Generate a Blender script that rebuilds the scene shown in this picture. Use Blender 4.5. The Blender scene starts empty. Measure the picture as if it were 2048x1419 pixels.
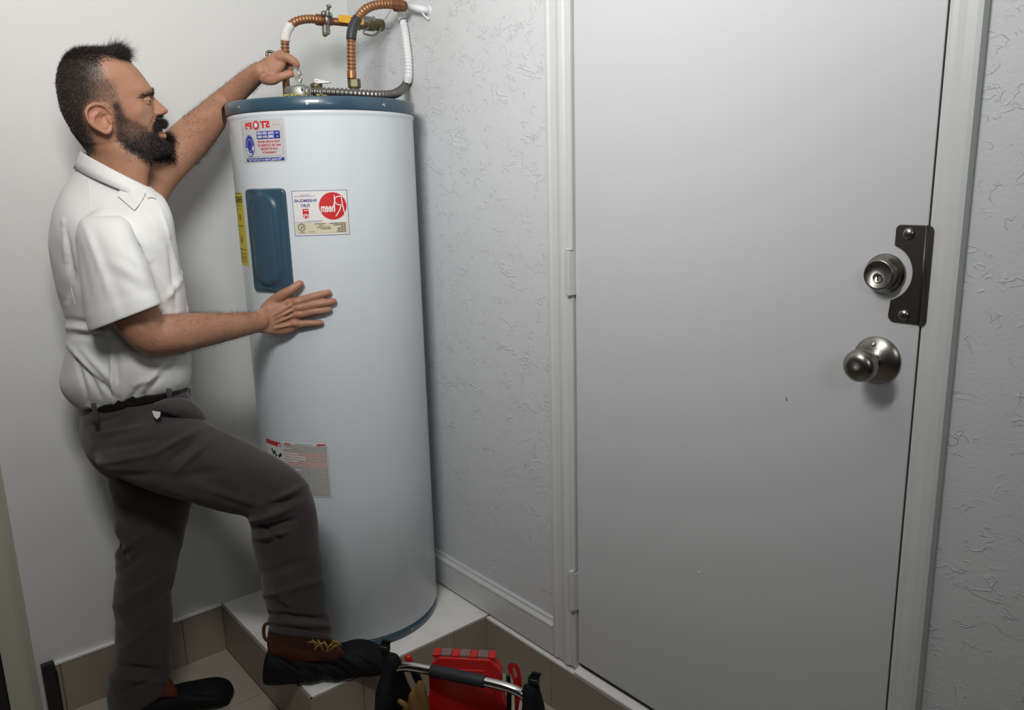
import bpy, bmesh, math, random
import numpy as np
from mathutils import Vector, Matrix
random.seed(7); rng = np.random.default_rng(7)
PI = math.pi
SC = bpy.context.scene
COL = SC.collection

# ------------------------------------------------------------------ camera
CR = np.array([0.763779, -0.644987, -0.025171]); CU = np.array([0.158968, 0.150165, 0.975797])
CF = np.array([0.625596, 0.749295, -0.217226]); CC = np.array([-1.306514, -2.318553, 1.426003])
FPX = 1570.9
cam = bpy.data.objects.new('camera', bpy.data.cameras.new('camera')); COL.objects.link(cam)
cam.data.sensor_fit = 'HORIZONTAL'; cam.data.sensor_width = 36.0; cam.data.lens = FPX / 2048 * 36.0
cam.data.clip_start = 0.02
cam.matrix_world = Matrix(((CR[0], CU[0], -CF[0], CC[0]), (CR[1], CU[1], -CF[1], CC[1]), (CR[2], CU[2], -CF[2], CC[2]), (0, 0, 0, 1)))
SC.camera = cam

# ------------------------------------------------------------------ world, lights, exposure
wd = bpy.data.worlds.new('world'); SC.world = wd; wd.use_nodes = True
wd.node_tree.nodes['Background'].inputs[0].default_value = (0.78, 0.88, 1.0, 1)
wd.node_tree.nodes['Background'].inputs[1].default_value = 0.006
SC.view_settings.view_transform = 'Standard'; SC.view_settings.look = 'None'
SC.view_settings.gamma = 1; SC.view_settings.exposure = 0.0; SC.view_settings.use_curve_mapping = False

def area_light(name, loc, target, sx, sy, power, col):
    L = bpy.data.lights.new(name, 'AREA'); L.shape = 'RECTANGLE'; L.size = sx; L.size_y = sy; L.energy = power; L.color = col
    o = bpy.data.objects.new(name, L); COL.objects.link(o); o.location = loc
    o.rotation_euler = (Vector(target) - Vector(loc)).to_track_quat('-Z', 'Y').to_euler()
    return o
area_light('key_light', (-1.22, -1.56, 2.10), (0.00, -0.28, 2.38), 0.40, 0.35, 24, (1.0, 0.985, 0.96))
area_light('room_light', (-1.15, -2.90, 1.83), (-0.37, -0.53, 1.50), 0.30, 0.34, 3.0, (0.95, 0.98, 1.0))

# ------------------------------------------------------------------ image/world helpers (points at true depths)
E1 = np.array([0.76410, -0.64510, 0.0]); E1 /= np.linalg.norm(E1)
E2 = np.array([-E1[1], E1[0], 0.0]); W0 = float(np.array([-.85, -.35, 0]) @ E2)
T = np.array([-0.2718, -0.3086]); TR = 0.2414; PADH = 0.1522; ZTOP = 1.634
def ray(u, v):
    return CF + CR * ((u - 1024) / FPX) - CU * ((v - 709.5) / FPX)
def I(u, v, w):                       # point seen at (u,v), w metres behind the man's plane
    d = ray(u, v); return CC + d * ((W0 + w - CC @ E2) / (d @ E2))
def atx(u, v, x): d = ray(u, v); return CC + d * ((x - CC[0]) / d[0])
def aty(u, v, y): d = ray(u, v); return CC + d * ((y - CC[1]) / d[1])
def atz(u, v, z): d = ray(u, v); return CC + d * ((z - CC[2]) / d[2])
def onT(u, v, off=0.0):               # point on the tank surface (radius + off)
    d = ray(u, v); r = TR + off; a = d[:2] @ d[:2]; m = CC[:2] - T; b = m @ d[:2]; c = m @ m - r * r
    return CC + d * ((-b - math.sqrt(max(b * b - a * c, 0))) / a)
def proj(P):
    d = np.atleast_2d(P) - CC; z = d @ CF
    return np.stack([1024 + FPX * (d @ CR) / z, 709.5 - FPX * (d @ CU) / z], 1)
def wof(P): return np.atleast_2d(P) @ E2 - W0

# ------------------------------------------------------------------ materials
def mat(name, color, rough=0.6, metal=0.0, bump=None, var=0.0, vscale=20.0, spec=0.5, coat=0.0, sheen=0.0):
    m = bpy.data.materials.new(name); m.use_nodes = True; nt = m.node_tree; N = nt.nodes; Lk = nt.links
    b = N['Principled BSDF']; b.inputs['Base Color'].default_value = (*color, 1); b.inputs['Roughness'].default_value = rough
    b.inputs['Metallic'].default_value = metal; b.inputs['Specular IOR Level'].default_value = spec
    b.inputs['Coat Weight'].default_value = coat; b.inputs['Sheen Weight'].default_value = sheen
    tc = N.new('ShaderNodeTexCoord')
    if var > 0:
        n = N.new('ShaderNodeTexNoise'); n.inputs['Scale'].default_value = vscale; n.inputs['Detail'].default_value = 5
        Lk.new(tc.outputs['Object'], n.inputs['Vector'])
        mx = N.new('ShaderNodeMix'); mx.data_type = 'RGBA'
        mx.inputs['A'].default_value = (*[c * (1 - var) for c in color], 1)
        mx.inputs['B'].default_value = (*[min(1, c * (1 + var)) for c in color], 1)
        Lk.new(n.outputs['Fac'], mx.inputs['Factor']); Lk.new(mx.outputs['Result'], b.inputs['Base Color'])
    if bump:
        sc, st, dist = bump
        n = N.new('ShaderNodeTexNoise'); n.inputs['Scale'].default_value = sc; n.inputs['Detail'].default_value = 6
        Lk.new(tc.outputs['Object'], n.inputs['Vector'])
        bp = N.new('ShaderNodeBump'); bp.inputs['Strength'].default_value = st; bp.inputs['Distance'].default_value = dist
        Lk.new(n.outputs['Fac'], bp.inputs['Height']); Lk.new(bp.outputs['Normal'], b.inputs['Normal'])
    return m

def wall_mat(name, color, ridges, fine):
    m = mat(name, color, 0.55, var=0.025, vscale=2.2, spec=0.35)
    nt = m.node_tree; N = nt.nodes; Lk = nt.links; b = N['Principled BSDF']; tc = N.new('ShaderNodeTexCoord')
    f = N.new('ShaderNodeTexNoise'); f.inputs['Scale'].default_value = 130; f.inputs['Detail'].default_value = 4
    Lk.new(tc.outputs['Object'], f.inputs['Vector'])
    h = N.new('ShaderNodeMath'); h.operation = 'MULTIPLY'; h.inputs[1].default_value = fine; Lk.new(f.outputs['Fac'], h.inputs[0])
    out = h.outputs[0]
    if ridges > 0:
        for k, sc in enumerate((17.0, 34.0)):
            a = N.new('ShaderNodeTexNoise'); a.inputs['Scale'].default_value = sc; a.inputs['Detail'].default_value = 2.2; a.inputs['Distortion'].default_value = 0.9
            mp = N.new('ShaderNodeMapping'); mp.inputs['Location'].default_value = (k * 3.1, k * 1.7, 0); mp.inputs['Scale'].default_value = (1, 0.8, 1.25)
            Lk.new(tc.outputs['Object'], mp.inputs['Vector']); Lk.new(mp.outputs['Vector'], a.inputs['Vector'])
            r = N.new('ShaderNodeValToRGB'); e = r.color_ramp.elements
            e[0].position = 0.485; e[0].color = (0, 0, 0, 1); e[1].position = 0.53; e[1].color = (0, 0, 0, 1)
            n2 = e.new(0.512); n2.color = (1, 1, 1, 1)
            Lk.new(a.outputs['Fac'], r.inputs['Fac'])
            q = N.new('ShaderNodeTexNoise'); q.inputs['Scale'].default_value = sc * 0.75; Lk.new(mp.outputs['Vector'], q.inputs['Vector'])
            mr = N.new('ShaderNodeMapRange'); mr.inputs['From Min'].default_value = 0.5; mr.inputs['From Max'].default_value = 0.62
            Lk.new(q.outputs['Fac'], mr.inputs['Value'])
            mu = N.new('ShaderNodeMath'); mu.operation = 'MULTIPLY'; Lk.new(r.outputs['Color'], mu.inputs[0]); Lk.new(mr.outputs['Result'], mu.inputs[1])
            ml = N.new('ShaderNodeMath'); ml.operation = 'MULTIPLY_ADD'; ml.inputs[1].default_value = ridges; Lk.new(mu.outputs[0], ml.inputs[0]); Lk.new(out, ml.inputs[2])
            out = ml.outputs[0]
    bp = N.new('ShaderNodeBump'); bp.inputs['Strength'].default_value = 0.8; bp.inputs['Distance'].default_value = 0.002
    Lk.new(out, bp.inputs['Height']); Lk.new(bp.outputs['Normal'], b.inputs['Normal'])
    return m

M = dict(
    wall_a=wall_mat('wall_smooth_paint', (0.66, 0.66, 0.645), 0.0, 0.22),
    wall_b=wall_mat('wall_knockdown_paint', (0.64, 0.65, 0.665), 0.62, 0.36),
    ceiling=mat('ceiling_paint', (0.62, 0.62, 0.61), 0.8, bump=(90, 0.3, 0.002)),
    door=mat('door_paint', (0.60, 0.615, 0.63), 0.42, var=0.03, vscale=3, bump=(260, 0.25, 0.0006), spec=0.4),
    trim=mat('trim_paint', (0.63, 0.64, 0.64), 0.40, var=0.03, vscale=14, bump=(120, 0.2, 0.0006)),
    trim_cream=mat('cream_trim_paint', (0.47, 0.45, 0.38), 0.5, var=0.04, vscale=14),
    ledge=mat('painted_concrete', (0.84, 0.83, 0.80), 0.7, var=0.08, vscale=25, bump=(60, 0.6, 0.003)),
    tile=mat('beige_tile', (0.285, 0.250, 0.195), 0.35, var=0.05, vscale=9, bump=(300, 0.1, 0.0005)),
    floor_tile=mat('floor_tile', (0.42, 0.37, 0.295), 0.4, var=0.05, vscale=9, bump=(300, 0.1, 0.0005)),
    grout=mat('grout', (0.11, 0.095, 0.075), 0.9),
    dark=mat('black_plastic', (0.008, 0.008, 0.009), 0.4),
    tank=mat('white_enamel', (0.63, 0.675, 0.71), 0.26, bump=(35, 0.03, 0.002), spec=0.5, coat=0.2),
    blue=mat('blue_grey_steel_paint', (0.030, 0.070, 0.105), 0.3, var=0.1, vscale=30, bump=(220, 0.12, 0.0006), coat=0.3),
    screw=mat('screw_steel', (0.42, 0.42, 0.40), 0.35, 1.0),
    copper=mat('copper', (0.33, 0.165, 0.08), 0.46, 0.75, var=0.4, vscale=70),
    copper_dk=mat('tarnished_copper', (0.20, 0.085, 0.045), 0.5, 0.7, var=0.5, vscale=70, bump=(120, 0.4, 0.001)),
    brass=mat('tarnished_brass', (0.17, 0.15, 0.085), 0.5, 0.7, var=0.5, vscale=80),
    zinc=mat('zinc_casting', (0.27, 0.275, 0.25), 0.45, 0.8, var=0.35, vscale=90),
    conduit=mat('galvanised_conduit', (0.21, 0.20, 0.185), 0.38, 0.95, var=0.15, vscale=60),
    white_pipe=mat('painted_pipe', (0.74, 0.75, 0.76), 0.5, var=0.04, vscale=60),
    black_tape=mat('black_tape', (0.03, 0.03, 0.033), 0.5, var=0.5, vscale=120),
    paper_tape=mat('paper_tape', (0.62, 0.60, 0.57), 0.7, var=0.12, vscale=90),
    yellow_lever=mat('yellow_vinyl', (0.75, 0.40, 0.03), 0.4, var=0.12, vscale=60),
    insulation=mat('yellow_fibreglass', (0.55, 0.50, 0.12), 0.9),
    steel=mat('brushed_steel', (0.30, 0.28, 0.25), 0.30, 1.0, bump=(90, 0.08, 0.0005)),
    guard=mat('guard_plate_steel', (0.13, 0.12, 0.105), 0.38, 0.9, var=0.12, vscale=20, bump=(180, 0.15, 0.0005)),
    hinge=mat('painted_hinge', (0.58, 0.59, 0.60), 0.42),
    chrome=mat('polished_tube', (0.72, 0.71, 0.68), 0.16, 1.0),
    rubber=mat('black_rubber_grip', (0.02, 0.02, 0.023), 0.6, bump=(200, 0.4, 0.001)),
    nylon=mat('black_nylon', (0.006, 0.0065, 0.007), 0.75, bump=(400, 0.6, 0.0008), spec=0.2),
    red=mat('red_plastic', (0.55, 0.010, 0.010), 0.35, coat=0.1),
    clear=mat('clear_latch', (0.22, 0.13, 0.12), 0.25),
    tan=mat('tan_leather', (0.17, 0.095, 0.022), 0.75, var=0.25, vscale=40),
    paper=mat('label_paper', (0.70, 0.69, 0.66), 0.5), paper_grey=mat('label_grey', (0.50, 0.50, 0.51), 0.45),
    paper_cream=mat('label_cream', (0.60, 0.55, 0.40), 0.5), yellow=mat('label_yellow', (0.62, 0.50, 0.02), 0.5),
    ink_red=mat('ink_red', (0.56, 0.007, 0.010), 0.45), ink_blue=mat('ink_blue', (0.02, 0.035, 0.26), 0.45),
    ink_black=mat('ink_black', (0.02, 0.02, 0.022), 0.5), ink_white=mat('ink_white', (0.75, 0.75, 0.76), 0.5),
    ink_pink=mat('ink_pale_red', (0.48, 0.11, 0.10), 0.5), ink_grey=mat('ink_grey', (0.16, 0.17, 0.16), 0.5),
    shirt=mat('white_cotton', (0.69, 0.69, 0.675), 0.85, bump=(700, 0.25, 0.0005), sheen=0.15),
    trousers=mat('charcoal_twill', (0.040, 0.034, 0.034), 0.9, var=0.12, vscale=60, bump=(900, 0.5, 0.0006), sheen=0.2),
    belt=mat('black_leather', (0.010, 0.009, 0.009), 0.4, bump=(200, 0.3, 0.0005)),
    boot=mat('rust_leather', (0.095, 0.021, 0.008), 0.6, var=0.25, vscale=50),
    lace=mat('yellow_lace', (0.33, 0.19, 0.035), 0.7),
    cover=mat('black_shoe_cover', (0.0045, 0.005, 0.006), 0.7, bump=(90, 0.6, 0.003), spec=0.22),
    hair=mat('dark_hair', (0.020, 0.014, 0.012), 0.55, var=0.3, vscale=200),
    temple=mat('short_temple_hair', (0.075, 0.058, 0.048), 0.6, var=0.3, vscale=200),
    armhair=mat('arm_hair', (0.035, 0.018, 0.010), 0.6),
    eye=mat('eye_white', (0.30, 0.27, 0.24), 0.3), iris=mat('iris', (0.03, 0.018, 0.01), 0.2),
    nail=mat('nail', (0.52, 0.29, 0.23), 0.3),
    lip=mat('lip', (0.24, 0.095, 0.075), 0.5),
)
def skin_mat():                                        # skin with a beard/hair colour mask stored on the mesh
    m = mat('skin', (0.43, 0.215, 0.135), 0.5, bump=(350, 0.25, 0.0006), spec=0.4)
    nt = m.node_tree; N = nt.nodes; Lk = nt.links; b = N['Principled BSDF']
    b.inputs['Subsurface Weight'].default_value = 0.12; b.inputs['Subsurface Radius'].default_value = (0.01, 0.004, 0.002); b.inputs['Subsurface Scale'].default_value = 0.6
    tc = N.new('ShaderNodeTexCoord'); n = N.new('ShaderNodeTexNoise'); n.inputs['Scale'].default_value = 28; n.inputs['Detail'].default_value = 6
    Lk.new(tc.outputs['Object'], n.inputs['Vector'])
    mx = N.new('ShaderNodeMix'); mx.data_type = 'RGBA'; mx.inputs['A'].default_value = (0.295, 0.140, 0.080, 1); mx.inputs['B'].default_value = (0.425, 0.228, 0.145, 1)
    Lk.new(n.outputs['Fac'], mx.inputs['Factor'])
    at = N.new('ShaderNodeAttribute'); at.attribute_name = 'hairmask'
    n2 = N.new('ShaderNodeTexNoise'); n2.inputs['Scale'].default_value = 600; Lk.new(tc.outputs['Object'], n2.inputs['Vector'])
    mu = N.new('ShaderNodeMath'); mu.operation = 'MULTIPLY_ADD'; mu.inputs[1].default_value = 0.5; mu.inputs[2].default_value = -0.25
    Lk.new(n2.outputs['Fac'], mu.inputs[0])
    ad = N.new('ShaderNodeMath'); ad.operation = 'ADD'; ad.use_clamp = True; Lk.new(at.outputs['Fac'], ad.inputs[0])
    mz = N.new('ShaderNodeMath'); mz.operation = 'MULTIPLY'; Lk.new(mu.outputs[0], mz.inputs[0]); Lk.new(at.outputs['Fac'], mz.inputs[1]); Lk.new(mz.outputs[0], ad.inputs[1])
    m2 = N.new('ShaderNodeMix'); m2.data_type = 'RGBA'; m2.inputs['B'].default_value = (0.040, 0.028, 0.022, 1)
    Lk.new(mx.outputs['Result'], m2.inputs['A']); Lk.new(ad.outputs[0], m2.inputs['Factor'])
    a3 = N.new('ShaderNodeAttribute'); a3.attribute_name = 'flush'
    m3 = N.new('ShaderNodeMix'); m3.data_type = 'RGBA'; m3.inputs['B'].default_value = (0.50, 0.17, 0.12, 1)
    Lk.new(m2.outputs['Result'], m3.inputs['A']); Lk.new(a3.outputs['Fac'], m3.inputs['Factor'])
    Lk.new(m3.outputs['Result'], b.inputs['Base Color'])
    return m
M['skin'] = skin_mat()

# ------------------------------------------------------------------ object helpers
def origin_of(parent):
    o = parent
    while o is not None and o.parent is not None: o = o.parent
    return np.array(o.location) if o is not None else np.zeros(3)
def obj(name, V, Fc, m, parent=None, smooth=True, mats=None, mi=None):
    me = bpy.data.meshes.new(name); V = np.asarray(V, float)
    if parent is not None: V = V - origin_of(parent)
    me.from_pydata(V.tolist(), [], [tuple(int(i) for i in f) for f in Fc]); me.update()
    for mm in (mats or [m]): me.materials.append(mm)
    if mi is not None: me.polygons.foreach_set('material_index', mi)
    me.polygons.foreach_set('use_smooth', [smooth] * len(me.polygons))
    o = bpy.data.objects.new(name, me); COL.objects.link(o)
    if parent is not None: o.parent = parent
    return o
def thing(name, loc, label, cat, group=None):
    o = bpy.data.objects.new(name, None); COL.objects.link(o); o.location = loc; o.empty_display_size = 0.1
    o['label'] = label; o['category'] = cat
    if group: o['group'] = group
    return o
def tag(o, label, cat, group=None):
    o['label'] = label; o['category'] = cat
    if group: o['group'] = group
    return o
def struct_root(name):
    o = bpy.data.objects.new(name, None); COL.objects.link(o); o['kind'] = 'structure'; return o
def struct(o): o['kind'] = 'structure'; return o

class MB:
    def __init__(s): s.V = []; s.F = []; s.n = 0; s.mi = []
    def add(s, V, F, mi=0):
        V = np.asarray(V, float); s.V.append(V); s.F += [tuple(i + s.n for i in f) for f in F]; s.mi += [mi] * len(F); s.n += len(V); return s
    def box(s, a, b, mi=0):
        (x0, y0, z0), (x1, y1, z1) = a, b
        V = [(x0, y0, z0), (x1, y0, z0), (x1, y1, z0), (x0, y1, z0), (x0, y0, z1), (x1, y0, z1), (x1, y1, z1), (x0, y1, z1)]
        return s.add(V, [(0, 3, 2, 1), (4, 5, 6, 7), (0, 1, 5, 4), (1, 2, 6, 5), (2, 3, 7, 6), (3, 0, 4, 7)], mi)
    def prism(s, poly, fn, mi=0):   # poly: 2-D points, fn(p, k) -> 3-D for the two ends k=0,1
        n = len(poly); V = [fn(p, 0) for p in poly] + [fn(p, 1) for p in poly]
        F = [tuple(range(n))[::-1], tuple(range(n, 2 * n))] + [(i, (i + 1) % n, n + (i + 1) % n, n + i) for i in range(n)]
        return s.add(V, F, mi)
    def loft(s, rings, closed=True, caps=True, mi=0):
        n = len(rings[0]); V = np.concatenate([np.asarray(r, float) for r in rings]); F = []
        for k in range(len(rings) - 1):
            for i in range(n if closed else n - 1):
                j = (i + 1) % n; F.append((k * n + i, k * n + j, (k + 1) * n + j, (k + 1) * n + i))
        if caps: F.append(tuple(range(n))[::-1]); F.append(tuple(range((len(rings) - 1) * n, len(rings) * n)))
        return s.add(V, F, mi)
    def make(s, name, m, parent=None, smooth=True, mats=None, bevel=0):
        o = obj(name, np.concatenate(s.V), s.F, m, parent, smooth, mats, s.mi if mats else None)
        if bevel:
            b = o.modifiers.new('bevel', 'BEVEL'); b.width = bevel; b.segments = 2; b.limit_method = 'ANGLE'
        return o

def frames(P):
    P = np.asarray(P, float); t = np.gradient(P, axis=0); t /= np.linalg.norm(t, axis=1)[:, None]
    up = np.array([0, 0, 1.0]) if abs(t[0][2]) < 0.9 else np.array([1.0, 0, 0])
    n = np.cross(t[0], up); n /= np.linalg.norm(n); out = []
    for k in range(len(P)):
        n = n - t[k] * (n @ t[k]); n /= np.linalg.norm(n); out.append((n.copy(), np.cross(t[k], n)))
    return out
def resample(P, n=None, step=None):
    """Catmull-Rom through control points, then even arc-length samples."""
    P = np.asarray(P, float); Q = []
    ext = np.vstack([2 * P[0] - P[1], P, 2 * P[-1] - P[-2]])
    for i in range(1, len(ext) - 2):
        for t in np.linspace(0, 1, 12, endpoint=False):
            p0, p1, p2, p3 = ext[i - 1:i + 3]
            Q.append(0.5 * ((2 * p1) + (-p0 + p2) * t + (2 * p0 - 5 * p1 + 4 * p2 - p3) * t * t + (-p0 + 3 * p1 - 3 * p2 + p3) * t ** 3))
    Q.append(P[-1]); Q = np.array(Q)
    L = np.r_[0, np.cumsum(np.linalg.norm(np.diff(Q[:, :3], axis=0), axis=1))]
    if n is None: n = max(3, int(L[-1] / step) + 1)
    s = np.linspace(0, L[-1], n); return np.stack([np.interp(s, L, Q[:, k]) for k in range(Q.shape[1])], 1), s
def tube(mb, P, r, n=12, mi=0, caps=True):
    P = np.asarray(P, float); r = np.broadcast_to(r, (len(P),)); th = np.linspace(0, 2 * PI, n, endpoint=False)
    rings = [p + np.outer(np.cos(th), a) * rr + np.outer(np.sin(th), b) * rr for p, rr, (a, b) in zip(P, r, frames(P))]
    return mb.loft(rings, mi=mi, caps=caps)
def limb(mb, pts, n=20, step=0.006):
    """round limb: pts = (x,y,z,r); closed by rounded ends"""
    P, s = resample(pts, step=step); rr = P[:, 3]
    d0 = (P[0, :3] - P[1, :3]); d0 /= np.linalg.norm(d0); d1 = (P[-1, :3] - P[-2, :3]); d1 /= np.linalg.norm(d1)
    pre = [np.r_[P[0, :3] + d0 * rr[0] * math.sin(a), rr[0] * math.cos(a)] for a in (1.45, 1.1, 0.75, 0.35)]
    post = [np.r_[P[-1, :3] + d1 * rr[-1] * math.sin(a), rr[-1] * math.cos(a)] for a in (0.35, 0.75, 1.1, 1.45)]
    P = np.vstack([pre, P, post]); tube(mb, P[:, :3], P[:, 3], n)
def lathe(mb, prof, axis_o, axis, n=48, mi=0, caps=True):
    """prof: list of (radius, distance along axis)"""
    axis = np.asarray(axis, float); axis = axis / np.linalg.norm(axis); up = np.array([0, 0, 1.0]) if abs(axis[2]) < .9 else np.array([1.0, 0, 0])
    a = np.cross(axis, up); a /= np.linalg.norm(a); b = np.cross(axis, a); th = np.linspace(0, 2 * PI, n, endpoint=False)
    rings = [np.asarray(axis_o) + axis * h + (np.outer(np.cos(th), a) + np.outer(np.sin(th), b)) * r for r, h in prof]
    return mb.loft(rings, mi=mi, caps=caps)
def remesh(mb, voxel, smooth=6, fac=0.5):
    me = bpy.data.meshes.new('tmp'); me.from_pydata(np.concatenate(mb.V).tolist(), [], mb.F); me.update()
    bm = bmesh.new(); bm.from_mesh(me); bmesh.ops.recalc_face_normals(bm, faces=bm.faces); bm.to_mesh(me); bm.free()
    o = bpy.data.objects.new('tmp', me); COL.objects.link(o)
    r = o.modifiers.new('r', 'REMESH'); r.mode = 'VOXEL'; r.voxel_size = voxel
    if smooth: s = o.modifiers.new('s', 'SMOOTH'); s.factor = fac; s.iterations = smooth
    dg = bpy.context.evaluated_depsgraph_get(); ev = o.evaluated_get(dg); m2 = bpy.data.meshes.new_from_object(ev)
    V = np.empty(len(m2.vertices) * 3); m2.vertices.foreach_get('co', V); V = V.reshape(-1, 3)
    Nn = np.empty(len(m2.vertices) * 3); m2.vertices.foreach_get('normal', Nn); Nn = Nn.reshape(-1, 3)
    Fc = [tuple(p.vertices) for p in m2.polygons]
    bpy.data.objects.remove(o); bpy.data.meshes.remove(me); bpy.data.meshes.remove(m2)
    return V, Nn, Fc
def sring(u0, v0, u1, v1, w, b, n=32, ex=2.3, b2=None, wshift=0.0):
    """ring whose silhouette ends are the image points; b = half depth near side, b2 = far side"""
    D_ = ray((u0 + u1) / 2, (v0 + v1) / 2); D_ = D_ / np.linalg.norm(D_)
    A = I(u0, v0, w + wshift * -0.5); B = I(u1, v1, w + wshift * 0.5); c = (A + B) / 2; a = (B - A) / 2; b2 = b if b2 is None else b2
    th = np.linspace(0, 2 * PI, n, endpoint=False); ct, st = np.cos(th), np.sin(th)
    ca = np.sign(ct) * np.abs(ct) ** (2 / ex); sa = np.sign(st) * np.abs(st) ** (2 / ex)
    return c + np.outer(ca, a) + np.outer(np.where(sa > 0, sa * b2, sa * b), D_)
def interp_rings(keys, n):
    """smoothly resample a list of ring parameter tuples"""
    K = np.array(keys, float); P, _ = resample(K, n=n); return P
def seg_fold(uv, segs):
    """sum of soft ridges drawn along image-space segments (u0,v0,u1,v1,width,amp)"""
    d = np.zeros(len(uv))
    for u0, v0, u1, v1, wd_, amp in segs:
        a = np.array([u0, v0], float); b = np.array([u1, v1], float); ab = b - a; L2 = ab @ ab
        t = ((uv - a) @ ab) / L2; tc = np.clip(t, 0, 1); q = a + tc[:, None] * ab
        r = np.linalg.norm(uv - q, axis=1); fade = np.sin(np.clip(tc, 0.06, 0.94) * PI) ** 0.5
        d += amp * np.exp(-(r / wd_) ** 2) * fade
    return d
def strands(name, roots, dirs, length, width, m, parent, curl=0.3):
    n = len(roots); L = np.broadcast_to(length, (n,)) * rng.uniform(0.6, 1.15, n)
    dirs = dirs / np.linalg.norm(dirs, axis=1)[:, None]; rnd = rng.normal(size=(n, 3)); side = np.cross(dirs, rnd); side /= np.linalg.norm(side, axis=1)[:, None]
    bend = rng.normal(size=(n, 3)) * curl
    mid = roots + (dirs + bend * 0.25) * L[:, None] * 0.55; tip = roots + (dirs + bend) * L[:, None]
    V = np.stack([roots - side * width, roots + side * width, mid + side * width * 0.7, mid - side * width * 0.7, tip], 1).reshape(-1, 3)
    F = []
    for i in range(n): k = 5 * i; F += [(k, k + 1, k + 2, k + 3), (k + 3, k + 2, k + 4)]
    return obj(name, V, F, m, parent)
def text_mesh(s, size, bold=0.0, align='CENTER', shear=0.0):
    c = bpy.data.curves.new('t', 'FONT'); c.body = s; c.size = size; c.offset = bold; c.align_x = align; c.align_y = 'CENTER'; c.shear = shear; c.resolution_u = 3
    o = bpy.data.objects.new('t', c); COL.objects.link(o); dg = bpy.context.evaluated_depsgraph_get()
    me = bpy.data.meshes.new_from_object(o.evaluated_get(dg)); V = np.array([v.co[:] for v in me.vertices]) if len(me.vertices) else np.zeros((0, 3))
    F = [tuple(p.vertices) for p in me.polygons]; bpy.data.objects.remove(o); bpy.data.curves.remove(c); bpy.data.meshes.remove(me)
    return V, F

# ================================================================== THE SETTING
D0, D1 = -1.0015, -1.7870            # door slab edges along the right wall (y)
def quadbox(name, a, b, m, parent=None, bevel=0.0, smooth=False):
    return MB().box(a, b).make(name, m, parent, smooth, bevel=bevel)
fl = struct(quadbox('floor', (-3.2, -3.9, -0.05), (0.25, 0.12, -0.006), M['grout']))
k = 0
TS = 0.45
for ix in range(-5, 2):
    for iy in range(-7, 2):
        x0 = -0.587 + (ix - 0.0) * TS; y0 = -0.30 + iy * TS
        a = (max(x0 + .0015, -2.9), y0 + .0015); b = (min(x0 + TS - .0015, -0.0), min(y0 + TS - .0015, -0.0))
        if b[0] - a[0] < .02 or b[1] - a[1] < .02 or y0 < -3.3: continue
        quadbox('floor_tile', (a[0], a[1], -0.012), (b[0], b[1], 0.0), M['floor_tile'], fl, bevel=0.001)
# walls
struct(quadbox('wall_back', (-2.9, 0.0, -0.05), (0.12, 0.12, 2.62), M['wall_a']))
wb = MB()
wb.box((0, -0.995, -0.05), (0.12, 0.0, 2.62)); wb.box((0, -3.7, -0.05), (0.12, -1.7945, 2.62)); wb.box((0, -1.7945, 2.225), (0.12, -0.995, 2.62))
wb.box((0.0, -1.7945, -0.05), (0.12, -0.995, 0.150))
struct(wb.make('wall_right', M['wall_b'], None, False))
struct(quadbox('ceiling', (-2.9, -3.7, 2.60), (0.12, 0.12, 2.66), M['ceiling']))

# heater platform with tiled sides
pf = struct(quadbox('platform', (-0.580, -0.617, -0.02), (0.0, -0.0, PADH), M['ledge'], bevel=0.002)); 
def tile_run(parent, p0, p1, z0, z1, cuts, outv, th=0.008, m=None):
    p0 = np.array(p0, float); p1 = np.array(p1, float); L = np.linalg.norm(p1 - p0); d = (p1 - p0) / L; c = [0] + [q for q in cuts if 0 < q < L] + [L]
    for a, b in zip(c[:-1], c[1:]):
        A = p0 + d * (a + (.0008 if a > 0 else 0)); B = p0 + d * (b - (.0008 if b < L else 0)); o = np.array(outv, float) * th
        mb = MB(); V = [(*A, z0), (*B, z0), (*(B + o), z0), (*(A + o), z0), (*A, z1), (*B, z1), (*(B + o), z1), (*(A + o), z1)]
        mb.add(V, [(0, 3, 2, 1), (4, 5, 6, 7), (0, 1, 5, 4), (1, 2, 6, 5), (2, 3, 7, 6), (3, 0, 4, 7)])
        mb.make('tile', m or M['tile'], parent, False, bevel=0.0007)
tile_run(pf, (-0.580, -0.003), (-0.580, -0.6245), 0.001, PADH - 0.001, [0.30], (-1, 0))
tile_run(pf, (-0.5885, -0.617), (0.0, -0.617), 0.001, PADH - 0.001, [0.15, 0.45], (0, -1))
bl = struct(quadbox('baseboard_back', (-1.05, -0.002, 0.0), (-0.588, 0.0, PADH + .002), M['grout']))
tile_run(bl, (-1.05, -0.002), (-0.5885, -0.002), 0.001, PADH, [0.012, 0.34], (0, -1))
# white caulk line on top of the tile base
quadbox('caulk_line', (-1.05, -0.012, PADH - .0005), (-0.588, 0.0, PADH + .005), M['ledge'], bl)
# ledge + tiled riser below the door
ld = struct(quadbox('trim_1', (-0.010, -3.5, 0.0), (0.0, -0.618, PADH - .002), M['grout']))
tile_run(ld, (-0.010, -0.626), (-0.010, -3.5), 0.001, PADH - .006, [0.28 + 0.45 * i for i in range(7)], (-1, 0))
quadbox('ledge', (-0.019, -3.5, PADH - .006), (0.0, -0.626, PADH + .001), M['ledge'], ld, bevel=0.001)
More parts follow.
